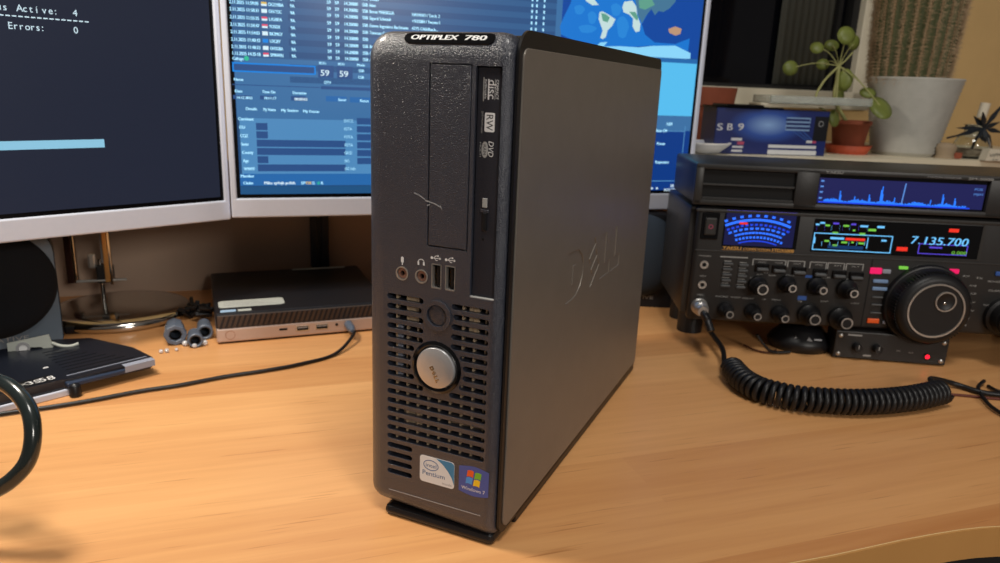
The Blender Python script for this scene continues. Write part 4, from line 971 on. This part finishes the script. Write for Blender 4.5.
b.box((pl.x - 12, pl.y - 2, zc0 + 18), (pl.x - 4, pl.y + 4, zc0 + 34), 'satin', 2); b.box((pl.x + 2, pl.y - 2, zc0 + 24), (pl.x + 7, pl.y + 4, zc0 + 60), 'grey', 1); b.build('clamp', cs)

# ================================================================== MINI PC
mp = thing('mini_computer', 'small flat black and silver desktop computer lying under the centre monitor', 'computer', (-283, 693, 0), .40)
b = MB(); b.box((0, 0, 2), (177, 170, 16.5), 'minisil', 1.5); b.build('front_lower', mp)
b = MB(); b.box((0, 3, 15), (177, 172, 31.8), 'minib', 2); b.box((1.5, 0.6, 16.8), (175.5, 4, 29.8), 'minig', .6)
for k in range(34): 
    x = 3 + k * 5.1; b.prism([(x, 17.2), (x + 2.3, 17.2), (x + 6.6, 29.4), (x + 4.3, 29.4)], -.6, 0, 'minib', FR)
b.build('cover', mp)
b = MB(); b.box((4, 4, 0), (173, 168, 3), 'black', .5); b.build('base', mp)
b = MB(); b.prism(rrect(4, 22, 70, 47, 5, 5), 31.8, 32.0, 'sticker')
for k in range(4): b.box((9, 27 + k * 4.2, 32.0), (9 + 54 - k * 6, 27.8 + k * 4.2, 32.05), 'grey')
b.build('long_sticker', mp)
b = MB(); b.box((5, 7, 31.8), (20, 14.5, 32.0), 'stickerb'); b.build('small_sticker', mp); b = MB(); b.box((22, 7, 31.8), (35, 14, 32.0), 'sticker'); b.build('small_sticker', mp)
b = MB(); b.box((95, 163, 31.6), (160, 168, 32.2), 'sticker', .2); b.build('rear_strip', mp)
b = MB(); b.rect(61, 9.8, 69, 12, 'dark', FR, .15); b.build('usb_c_port', mp)
for x in (78, 98): b = MB(); b.box((x - .4, -.3, 7.2), (x + 13.4, .5, 13.4), 'satin', .3); b.rect(x + .7, 8.2, x + 12.3, 12.4, 'dark', FR @ T(0, 0, .3), .15); b.rect(x + 1.2, 10.6, x + 11.8, 11.8, 'grey', FR @ T(0, 0, .4), .15); b.build('usb_port', mp)
b = MB(); b.cyl(1.6, 0, .2, 'dark', FR @ T(120, 11, 0), 16); b.build('reset_hole', mp); b = MB(); b.cyl(4.6, 0, .15, 'minisil', FR @ T(13, 9.5, 0), 24); b.ring(4.2, 4.8, 0, .3, 'copper', FR @ T(13, 9.5, 0), 24); b.build('round_logo', mp)
# cable from its front
cp_ = [Vector((-283, 693, 0)) + Matrix.Rotation(.40, 3, 'Z') @ Vector((132, y, z)) for y, z in ((-2, 11), (-14, 11), (-30, 9))]
pts = cp_ + [Vector(table(x, y, 2.2)) for x, y in ((335, 354), (300, 364), (265, 370.5), (225, 376.5), (180, 385), (140, 391), (95, 399.5), (50, 407), (0, 414), (-60, 424))]
o0 = pts[6].copy(); b = MB(); ad = thing('audio_cable', 'thin black cable plugged into the small flat computer and running left across the desk', 'cable', (o0.x, o0.y, 0)); PMc = T(-o0.x, -o0.y, 0)
b.tube([PMc @ p for p in pts], 1.7, 'rubber'); b.build('wire', ad)
b = MB(); a = cp_[0]; b.lathe([(4.4, 0), (4.4, 14), (3.2, 20), (2, 24)], 'tube', PMc @ Matrix.Translation(a) @ Matrix.Rotation(.40, 4, 'Z') @ RX(R(90)), n=18); b.build('plug', ad)

# ================================================================== TUBES AND BEADS
def tube_thing(x, y, ro, ri, ln, yaw, lab, zc=None, body=True):
    c = table(x, y, zc or ro)
    t = thing('plastic_tube', lab, 'tube', (c[0], c[1], 0), yaw, 'dark plastic tube ends')
    X = T(0, 0, (zc or ro)) @ RX(R(90))
    b = MB(); b.lathe([(ri, -ln + 4), (ri, -.8), (ri + .8, 0), (ro - .8, 0), (ro, -.8), (ro, -10), (ro * .86, -12), (ro * .86, -ln), (.02, -ln)], 'tube', X, n=8 if ro > 10 else 26, smooth=False, cap=False)
    b.lathe([(ri, -ln + 4), (.02, -ln + 4)], 'dark', X, n=26, cap=False)
    auto_smooth(b.build('barrel', t), 30); b = MB(); b.ring(ri - 1.0, ri, -8, -2, 'black', X, 26); b.build('inner_ring', t)
tube_thing(175.5, 335.5, 10.8, 6.2, 30, .45, 'largest of three dark plastic tube ends, nearest the mirror base')
tube_thing(195.5, 341, 7.4, 5.2, 22, .45, 'middle and lowest of three dark plastic tube ends beside the small flat computer')
tube_thing(205, 332.5, 8.0, 5.4, 26, .42, 'dark plastic tube end touching the small flat computer', zc=8)
c = table(198, 322, 0); b = MB(); rg = random.Random(5)
for k in range(26):
    p = Vector((c[0] + rg.uniform(-18, 12), c[1] + rg.uniform(-2, 22), rg.uniform(4, 17))); ax = Matrix.Rotation(rg.uniform(0, 6.28), 4, Vector((rg.random(), rg.random(), rg.random() + .1)).normalized())
    b.box((-rg.uniform(4, 8), -2.2, -1.6), (rg.uniform(4, 8), 2.2, 1.6), 'black', .6, X=Matrix.Translation(p) @ ax)
tag(b.build('plastic_scraps'), 'heap of small black plastic scraps behind the dark tube ends', 'scraps', kind='stuff')
bead = None
for (x, y, r_, lab) in ((185, 343.3, 2.9, 'clear bead in front of the largest dark tube end'), (194.5, 345.7, 2.4, 'clear bead below the middle dark tube end'), (204.7, 342.6, 2.9, 'clear bead below the tube end touching the small computer'), (161, 351.3, 2.0, 'left one of two tiny clear beads off the tip of the battery pack'), (166.8, 350.6, 2.1, 'right one of two tiny clear beads off the tip of the battery pack'), (176.5, 349.5, 1.6, 'tiny clear bead on the bare desk below the largest tube end')):
    c = table(x, y, r_); b = MB(); b.lathe([(max(r_ * math.sin(R(a)), .003), -r_ * math.cos(R(a))) for a in range(0, 181, 15)], mat('bead', (235, 235, 238), .08, trans=.35), None, n=18, cap=False)
    o = b.build('glass_bead'); o.location = Vector(c) * S; tag(o, lab, 'bead', 'clear glass beads')

# ================================================================== LAPTOP SHELL AND BATTERY (left)
BYW = .86; BO = table(0, 404, 8)
slab = thing('laptop_shell', 'thin silver laptop lid part lying under the black battery pack', 'laptop part', (BO[0], BO[1], 0), BYW)
bf = lambda x, y, z: Matrix.Rotation(-BYW, 3, 'Z') @ (Vector(table(x, y, z)) - Vector((BO[0], BO[1], 0)))
uend = bf(76, 387, 8).x
b = MB(); b.box((-150, 0, 0), (uend, 96, 6), 'silver', 1.2); b.build('lid', slab)
b = MB(); b.box((-149, 1.5, 6), (uend - 2, 95, 7), 'pcb', .3); b.build('inner_tray', slab)
bat = thing('battery_pack', 'long black laptop battery with white warning symbols on top of the silver laptop part', 'battery', (BO[0], BO[1], 7), BYW)
u1 = bf(157, 362, 12).x
b = MB(); b.prism([(-150, 3), (uend - 8, 3), (uend - 2, 0), (u1 - 6, -3), (u1, 4), (u1 - 2, 40), (u1 - 20, 92), (u1 - 50, 112), (-150, 112)], 0, 7.5, 'pcb'); auto_smooth(b.build('case', bat), 30)
b = MB(); b.box((uend - 6, -4.5, 1.5), (u1 - 4, 8, 5.5), mat('slate_plastic', (44, 56, 78), .35), 1); b.prism([(uend - 2, 8), (u1 - 3, 8), (u1 - 5, 9), (uend - 2, 9)], 7.5, 7.9, 'labelg'); b.build('front_lip', bat)
b = MB(); ul = bf(127, 360, 14).x - 9; b.box((ul, -4.9, 2.4), (ul + 26, -4.4, 8.2), 'labelg', .2); b.box((ul, -4.6, 7.9), (ul + 26, 2, 8.3), 'labelg', .1); b.build('pale_label', bat)
b = MB(); b.lathe([(4.5, -7), (4.5, 1), (3.5, 3), (0.02, 4)], 'black', T(uend - 1, -5, 1), n=20); b.build('rubber_stud', bat); b = MB(); b.lathe([(3, -3), (3, 2), (.02, 3)], 'black', T(u1 - 5, 0, 5), n=16); b.build('rubber_stud', bat)
b = MB(); TP = T(0, 0, 7.5)
b.rect(uend - 62, 5, uend - 12, 20, 'black', TP, .15)
b.text('CE', uend - 58, 8, 8, 'white', TP, w=.3); b.text('58', uend - 22, 8, 9, 'white', TP, w=.3); b.text('AX', uend - 44, 8, 8, 'line', TP, w=.3); b.text('3S', uend - 31, 8, 8, 'white', TP, w=.3)
b.text('c', -60, 48, 5, 'labelg', TP, w=.3)
for k in range(5): b.rect(-40 + k * 11, 40 + k * 2.5, -34 + k * 11, 41 + k * 2.5, 'labelg', TP, .2)
b.rect(uend - 10, 38, uend - 6, 40, 'white', TP, .3); b.build('warning_print', bat)
b = MB()
for k in range(9): b.box((uend + 2, 14 + k * 8, 7.5), (u1 - 12 - k * 5, 14.7 + k * 8, 7.8), 'black')
b.build('ribs', bat)
# pale bracket
q0 = table(8, 352, 14)
br = thing('metal_bracket', 'small pale grey bracket with a round boss leaning before the left speaker', 'bracket', (q0[0], q0[1], 11), .42)
q = bf(0, 0, 0)
b = MB(); b.prism([(0, 2), (0, 11), (33, 16), (36, 4), (30, 1), (26, 5), (18, 5.5), (14, 3), (5, 0)], -2, 0, 'bracket', FR); b.build('plate', br)
b = MB(); b.ring(3.6, 5.6, 0, 1.6, 'grey', FR @ T(12, 5.5, 0)); b.cyl(3.4, 0, 1.0, 'white', FR @ T(12, 5.5, 0)); b.build('boss', br)
b = MB(); b.tube([(35, 0, 8), (42, -2, 5), (50, -2, 4), (56, 0, 5)], 1.5, 'bracket'); b.build('cable_tail', br)
b = MB(); p0 = table(60, 331, 5); b.box((0, 0, 0), (34, 22, 9), 'black', 2.5); o = b.build('black_block'); place(o, (p0[0] + 2, p0[1] + 2, 0), .3); tag(o, 'low black block beside the left speaker, left of the mirror base', 'adapter')  # plain low black block filling the dark patch beside the speaker

# ================================================================== HOSE (front left)
hp = [(-470, 330, 4.7), (-410, 352, 12)] + [deep(x, y, Y) for x, y, Y in ((-60, 374, 400), (-8, 380, 390), (14, 390, 382), (29, 410, 374), (33, 435, 368), (28, 460, 364), (14, 478, 362), (-6, 491, 361), (-40, 505, 358), (-90, 520, 350))] + [(-360, 318, 9), (-430, 285, 4.7)]
b = MB(); b.tube(hp, 4.5, 'hose', n=16, steps=8); tag(b.build('cable_loop'), 'thick dark glossy cable loop raised over the desk at the left edge', 'cable')

# ================================================================== THINGS ON THE SILL
SZ = 190
def pos(x, y, Y): p = deep(x, y, Y); return p
# terracotta pot
p = pos(712, 130, 1125)
t = thing('terracotta_pot', 'reddish brown terracotta pot on the sill just right of the centre monitor', 'flower pot', (p[0] - 24, 1128, SZ))
b = MB(); b.lathe([(38, 0), (44, 57), (51, 58), (54, 84), (49, 84), (44, 62), (.02, 60)], 'terra', None, n=40, cap=False); b.lathe([(38, 0), (.02, 0)], 'terra', None, n=40, cap=False); auto_smooth(b.build('pot', t), 35)
b = MB(); b.lathe([(45, 70), (.02, 71)], 'soil', None, n=40, cap=False); b.build('soil', t)
# white dish
p = pos(702, 150, 955)
t = thing('white_dish', 'shallow white dish on the sill between centre monitor and blue box', 'dish', (p[0] + 3, 962, SZ), 0)
b = MB(); b.lathe([(14, 0), (20, 1), (33, 12), (34, 14), (32, 14), (19, 3), (.02, 2.4)], 'silver', None, n=44, cap=False); b.lathe([(14, 0), (.02, 0)], 'silver', None, n=44, cap=False); auto_smooth(b.build('bowl', t), 50)
b = MB(); b.ring(32.5, 34.4, 13.2, 14.6, 'white', None, 44); b.build('rim', t)
# blue box
P0 = pos(715, 130, 962); P1 = pos(829, 130, 985)
bw = P1[0] - P0[0]; yawb = math.atan2(23, bw); bf2 = face((P0[0], P0[1]), yawb)
zt = pos(770, 109, 1000)[2] - SZ
t = thing('printed_box', 'dark blue printed cardboard box on the sill under the clear tray', 'box', (P0[0], P0[1], SZ), yawb)
b = MB(); b.box((0, 0, 0), (bw, 45, zt), 'boxb', .8); b.build('carton', t)
art = bpy.data.materials.new('box_artwork'); art.use_nodes = True; nt = art.node_tree; bs = nt.nodes['Principled BSDF']; bs.inputs['Roughness'].default_value = .35
tcn = nt.nodes.new('ShaderNodeTexCoord'); mpn = nt.nodes.new('ShaderNodeMapping'); mpn.inputs['Location'].default_value = (-bw * S * .46 / .055, 0, -(zt * S * .66) / .024); mpn.inputs['Scale'].default_value = (1 / .055, 0, 1 / .024)
gr = nt.nodes.new('ShaderNodeTexGradient'); gr.gradient_type = 'SPHERICAL'; rpn = nt.nodes.new('ShaderNodeValToRGB')
rpn.color_ramp.elements[0].color = lin((22, 36, 96)); rpn.color_ramp.elements[1].color = lin((130, 165, 215)); rpn.color_ramp.elements.new(.4).color = lin((42, 76, 156))
nt.links.new(tcn.outputs['Object'], mpn.inputs['Vector']); nt.links.new(mpn.outputs[0], gr.inputs['Vector']); nt.links.new(gr.outputs['Fac'], rpn.inputs['Fac']); nt.links.new(rpn.outputs['Color'], bs.inputs['Base Color'])
b = MB(); b.rect(1, 1, bw - 1, zt - 1, art, FR, .2); b.build('artwork', t)
b = MB()
def bx(x0, y0, x1, y1, m, w=.35):
    a = bf2(x0, y1); c = bf2(x1, y0); b.rect(a[0], a[1] - SZ, c[0], c[1] - SZ, m, FR, w, .1)
bx(785, 118, 811, 130.5, 'boxl', .3)
for k in range(3): bx(786, 119.4 + k * 4, 810, 120.8 + k * 4, 'boxb', .4)
bx(812, 117, 829.5, 141, 'boxk', .35)
a = bf2(821, 124); b.ring(2.8, 3.6, 0, .45, 'grey', FR @ T(a[0], a[1] - SZ, 0), 24)
for y, xa, xb in ((146, 768, 816), (151, 767, 816)): bx(xa, y, xb, y + 1.6 + (y > 150) * 1.4, 'boxw', .35)
for k, x in enumerate((716, 726, 737)):
    a = bf2(x, 130)
    for q_ in (0, .8): b.text('SB9'[k], a[0] + q_, a[1] - SZ, 9, 'boxw', FR, width=8, w=.35 + q_ * .05)
bx(731, 138, 742, 140.3, 'boxw'); bx(737, 141.5, 744, 144.5, 'boxr'); bx(732, 146, 743, 147.6, 'boxw'); bx(731, 149.8, 742, 151.6, 'boxw'); bx(806, 140.5, 812, 143, 'boxw'); bx(812, 141, 816, 143.3, 'boxr')
for k in range(3):
    a = bf2(792 + k * 5, 131); c = bf2(806 + k * 3, 141); b.prism([(a[0], a[1] - SZ), (a[0] + 2, a[1] - SZ), (c[0] + 2, c[1] - SZ), (c[0], c[1] - SZ)], .1, .35, 'boxm', FR)
b.build('print', t)
# booklet and clear tray on top of the box
b = MB(); b.box((-2, 0, zt), (bw * .58, 44, zt + 2.5), 'gloss', .6); b.box((10, -6, zt + 2.5), (60, 40, zt + 5), 'gloss', .6, X=T(0, 0, 0)); o = b.build('black_folder'); place(o, (P0[0], P0[1], SZ), yawb); tag(o, 'thin black folder lying on the blue printed box', 'folder')
b = MB(); b.box((bw * .36, -4, zt + 5.1), (bw * .92, 30, zt + 8), 'card', .5); o = b.build('white_paper_stack'); place(o, (P0[0], P0[1], SZ), yawb); tag(o, 'small pale paper stack on the black folder above the blue box', 'paper')
a = bf2(766, 110); zt2 = zt + 8.1
b = MB(); x0, x1 = a[0], bf2(868, 108)[0]
b.box((x0, -8, zt2), (x1, 40, zt2 + 1.6), 'acryl', .3); b.box((x0, -8, zt2), (x1, -6.4, zt2 + 10), 'acryl', .3); b.box((x0, 38, zt2), (x1, 40, zt2 + 10), 'acryl', .3); b.box((x0, -8, zt2), (x0 + 1.6, 40, zt2 + 10), 'acryl', .3); b.box((x1 - 1.6, -8, zt2), (x1, 40, zt2 + 10), 'acryl', .3)
o = b.build('clear_tray'); place(o, (P0[0], P0[1], SZ), yawb); tag(o, 'long clear plastic tray resting on the blue box before the round leaved plant', 'tray')
# pilea
pc_ = pos(849, 140, 1060)
pil = thing('potted_plant', 'plant with round green leaves on thin stems in a brown pot on an orange saucer', 'plant', (pc_[0], 1062, SZ))
PL = lambda x, y, Y: Vector(pos(x, y, Y)) - Vector((pc_[0], 1062, SZ))
b = MB(); b.lathe([(26, 0), (27, 2), (32, 12), (30, 12), (25, 4), (.02, 3)], 'terral', None, n=36, cap=False); b.lathe([(26, 0), (.02, 0)], 'terral', None, n=36, cap=False); b.build('saucer', pil)
b = MB(); b.lathe([(20, 4), (25, 40), (27, 40), (27, 46), (24, 46), (22, 36), (.02, 36)], 'terra', None, n=36, cap=False); b.build('pot', pil)
b = MB(); b.lathe([(22.5, 40), (.02, 41)], 'soil', None, n=30, cap=False); b.build('soil', pil)
hub = PL(839, 66, 1050)
b = MB(); b.tube([(-4, 0, 40), PL(835, 100, 1052), PL(837, 80, 1050), hub], 2.6, 'stem'); b.tube([(-8, -4, 40), PL(817, 104, 1036), PL(822, 84, 1038), hub], 1.6, 'stem'); b.tube([hub, PL(846, 60, 1048), PL(853, 52, 1045)], 1.2, 'stem'); b.build('stems', pil)
leaves = [(791, 68, 1034, 11, 10, 'leaf'), (817, 47, 1040, 9, 9, 'leaf'), (847, 35, 1036, 12.5, 12.5, 'leaf'), (855, 43, 1060, 10, 10, 'leaf'), (832, 45, 1075, 10, 8, 'leaf'), (845, 80, 1044, 10, 15, 'leaf'), (881, 107, 1010, 15, 20, 'leaf'), (823, 64, 1080, 9, 8, 'leaf'), (835, 118, 1030, 9, 12, 'leaf'), (839, 93, 1070, 8, 12, 'leaf'), (868, 92, 1066, 11, 9, 'leaf')]
for x, y, Y, rx, rz_, m in leaves:
    p = PL(x, y, Y); b = MB(); tl = rg.uniform(-.5, .5); X = Matrix.Translation(p) @ RZ(rg.uniform(-.4, .4)) @ RX(R(68) + tl)
    vs_ = [(0, 0, 1.2)]; 
    for rr in (.5, 1):
        for k in range(20): a = 2 * math.pi * k / 20; vs_.append((rx * rr * math.cos(a), rz_ * rr * math.sin(a), 1.2 - 2.6 * rr * rr))
    fs_ = [(0, 1 + k, 1 + (k + 1) % 20) for k in range(20)] + [(1 + k, 21 + k, 21 + (k + 1) % 20, 1 + (k + 1) % 20) for k in range(20)]
    n_ = len(vs_); vs2 = [(v_[0], v_[1], v_[2] - .7) for v_ in vs_]; fs_ += [tuple(n_ + q_ for q_ in f_[::-1]) for f_ in list(fs_)]; fs_ += [(21 + (k + 1) % 20, 21 + k, n_ + 21 + k, n_ + 21 + (k + 1) % 20) for k in range(20)]
    b.add(vs_ + vs2, fs_, m, X, True)
    md_ = (hub + p) / 2 + Vector((0, 0, 5)); b.tube([hub, md_, p], .8, 'stem', n=6); b.build('leaf', pil)
# cactus
cc = pos(909, 120, 1075); CY = 1078
cac = thing('potted_cactus', 'thick spiny column cactus in a ribbed pale grey ceramic pot on the sill', 'cactus', (cc[0], CY, SZ))
b = MB(); prof = [(39, 0), (41, 2)]
for k in range(22):
    z = 4 + k * 4.7; r_ = 42 + (60 - 42) * (k / 21) ** 1.05; prof += [(r_, z), (r_ + 2.5, z + 2.3)]
prof += [(61.5, 107), (57, 107), (55, 96), (.02, 95)]
b.lathe(prof, 'ceramic', None, n=56, cap=False); b.lathe([(39, 0), (.02, 0)], 'ceramic', None, n=56, cap=False); b.build('pot', cac)
b = MB(); b.lathe([(55.5, 99), (.02, 101)], 'soil', None, n=40, cap=False); b.build('soil', cac)
ribs = 24; vs_ = []; fs_ = []; nz_ = 26; na = ribs * 4; Zs = []
for i in range(nz_ + 1):
    t_ = i / nz_; z = 96 + 210 * t_
    r0 = 45 + 7 * math.sin(min(1, t_ * 1.3) * math.pi * .5)
    if t_ > .8: r0 *= math.sqrt(max(0.0, 1 - ((t_ - .8) / .2) ** 2)) 
    Zs.append((r0, z))
    for k in range(na):
        a = 2 * math.pi * k / na; rr = r0 * (1 + .085 * math.cos(a * ribs)) + .05; vs_.append((rr * math.cos(a) - 11, rr * math.sin(a), z))
for i in range(nz_):
    for k in range(na): k2 = (k + 1) % na; fs_.append((i * na + k, i * na + k2, (i + 1) * na + k2, (i + 1) * na + k))
b = MB(); b.add(vs_, fs_, 'cactus', None, True); b.build('body', cac)
b = MB()
for k in range(ribs):
    a = 2 * math.pi * k / ribs
    for i in range(44):
        t_ = (i + .3) / 44 * .86; z = 100 + 210 * t_; r0 = 45 + 7 * math.sin(min(1, t_ * 1.3) * math.pi * .5)
        if t_ > .8: r0 *= math.sqrt(max(0, 1 - ((t_ - .8) / .2) ** 2))
        p = Vector((r0 * 1.085 * math.cos(a) - 11, r0 * 1.085 * math.sin(a), z)); nrm = Vector((math.cos(a), math.sin(a), 0)); tg = Vector((-math.sin(a), math.cos(a), 0))
        b.add([p + Vector(q_) * 1.8 for q_ in ((1, 0, 0), (-1, 0, 0), (0, 1, 0), (0, -1, 0), (0, 0, 1), (0, 0, -1))], [(0, 2, 4), (2, 1, 4), (1, 3, 4), (3, 0, 4), (2, 0, 5), (1, 2, 5), (3, 1, 5), (0, 3, 5)], 'spine')
        for q_ in range(8):
            an = 2 * math.pi * q_ / 8 + rg.random(); d_ = (nrm * rg.uniform(.4, 1) + (tg * math.cos(an) + Vector((0, 0, 1)) * math.sin(an)) * rg.uniform(.5, 1.1)).normalized() * rg.uniform(7, 13)
            s1_ = tg * .42; b.add([p + s1_, p - s1_ * .5 + Vector((0, 0, .42)), p - s1_ * .5 - Vector((0, 0, .42)), p + d_], [(0, 1, 3), (1, 2, 3), (2, 0, 3), (0, 2, 1)], 'spine')
o = b.build('spines', cac); o['kind'] = 'stuff'
# jar with dark leaves
jc = pos(972, 138, 1055)
jar = thing('jar_with_plant', 'small clear glass jar holding dark pointed leaves at the right end of the sill', 'plant in jar', (jc[0] + 6, 1062, SZ))
b = MB(); b.lathe([(.02, 0), (20, 0), (23, 3), (24, 20), (20, 30), (13, 36), (13, 46), (15, 47), (12, 47), (11.5, 36), (18, 29), (22, 19), (21, 4), (.02, 3)], 'glass', None, n=36, cap=False); b.build('glass_jar', jar)
b = MB(); b.lathe([(20.5, 4), (21, 12), (.02, 12)], 'paper', None, n=30, cap=False); b.lathe([(20.5, 4), (.02, 4)], 'paper', None, n=30, cap=False); b.build('substrate', jar)
hb = Vector((6, -2, 34))
JL = lambda x, y, Y=1050: Vector(pos(x, y, Y)) - Vector((jc[0] + 6, 1062, SZ))
hb = JL(984, 128)
for x, y in ((952, 137), (956, 128), (974, 116), (983, 112), (1000, 122), (1003, 133), (985, 143), (992, 148), (976, 140), (1004, 103)):
    p = JL(x, y, 1050 + rg.uniform(-14, 10)); d_ = (p - hb); sd_ = d_.cross(Vector((0, 1, .2))).normalized() * 3.4; m_ = hb + d_ * .45; y_ = Vector((0, 1.4, 0))
    b = MB(); P_ = [hb, m_ + sd_, p, m_ - sd_]; b.add([q_ + y_ for q_ in P_] + [q_ - y_ for q_ in P_], [(0, 1, 2, 3), (7, 6, 5, 4), (0, 4, 5, 1), (1, 5, 6, 2), (2, 6, 7, 3), (3, 7, 4, 0)], 'dleaf'); b.build('leaf', jar)
b = MB(); b.tube([JL(984, 128), JL(984, 140), (6, 0, 30), (0, 0, 8)], 1.8, 'dleaf'); b.tube([JL(947, 138), JL(960, 135), JL(984, 129)], 1.4, 'dleaf'); b.build('stem', jar)
b = MB(); a = JL(981, 118); c = JL(986, 103); b.tube([a, c], 6.0, 'card', n=14, r_end=6.4); tag(b.build('pale_bud', jar), 'pale whitish bud')
b = MB(); b.lathe([(13, 0), (11, 6), (14, 14), (12, 20), (.02, 22)], 'paper', None, n=16); b.box((10, -6, 0), (22, 6, 9), 'terra', 2); o = b.build('dry_bulb'); q = pos(948, 148, 1035); o.location = Vector((q[0], 1040, SZ)) * S; tag(o, 'small brownish dry bulb lying between the cactus pot and the glass jar', 'bulb')
# card with handwriting
q = pos(977, 150, 1050); b = MB(); t = thing('white_card', 'folded off-white card with black handwriting at the far right of the sill', 'card', (q[0] - 4, 1024, SZ), .1)
b.prism([(0, 0), (2, 0), (6, 16), (70, 16), (70, 0)], -14, 0, 'card', FR); b.build('paper', t)
b = MB(); b.text('VIPM', 6, 5, 5, 'ink', FR, width=17, shear=.2, w=.3, rot=.08); b.text('2.0', 12, .5, 3, 'ink', FR, width=8, w=.3); b.build('handwriting', t)

# ================================================================== LIGHT
def area(name, loc, target, size, watts, colr, size_y=None):
    l = bpy.data.lights.new(name, 'AREA'); l.size = size * S; l.energy = watts; l.color = colr
    if size_y: l.shape = 'RECTANGLE'; l.size_y = size_y * S
    o = bpy.data.objects.new(name, l); col.objects.link(o); o.location = Vector(loc) * S
    o.rotation_euler = (Vector(target) - Vector(loc)).to_track_quat('-Z', 'Y').to_euler(); return o
area('desk_lamp_light', (-410, 490, 580), (-150, 380, 0), 110, 3.5, (1, .92, .80))
area('ceiling_light', (120, -60, 1450), (50, 500, 0), 380, 9.5, (1, .96, .9))
area('room_light', (850, -1000, 720), (100, 500, 100), 300, 10.5, (1, .94, .86))
w = bpy.data.worlds.new('room'); bpy.context.scene.world = w; w.use_nodes = True
w.node_tree.nodes['Background'].inputs[0].default_value = (.30, .27, .25, 1); w.node_tree.nodes['Background'].inputs[1].default_value = .30

# ================================================================== CAMERA
cd = bpy.data.cameras.new('camera'); cam = bpy.data.objects.new('camera', cd); col.objects.link(cam)
cd.sensor_width = 36; cd.lens = CAM_F / 1000 * 36; cd.clip_start = .02; cd.clip_end = 30
Mx = Matrix((( _R.x, _U.x, -_fw.x, 0), (_R.y, _U.y, -_fw.y, 0), (_R.z, _U.z, -_fw.z, CAM_H * S), (0, 0, 0, 1)))
cam.matrix_world = Mx
cd.dof.use_dof = True; cd.dof.focus_distance = .45; cd.dof.aperture_fstop = 12
sc = bpy.context.scene; sc.camera = cam
sc.view_settings.view_transform = 'Standard'; sc.view_settings.look = 'None'; sc.view_settings.exposure = 0; sc.view_settings.gamma = 1
sc.view_settings.use_curve_mapping = False
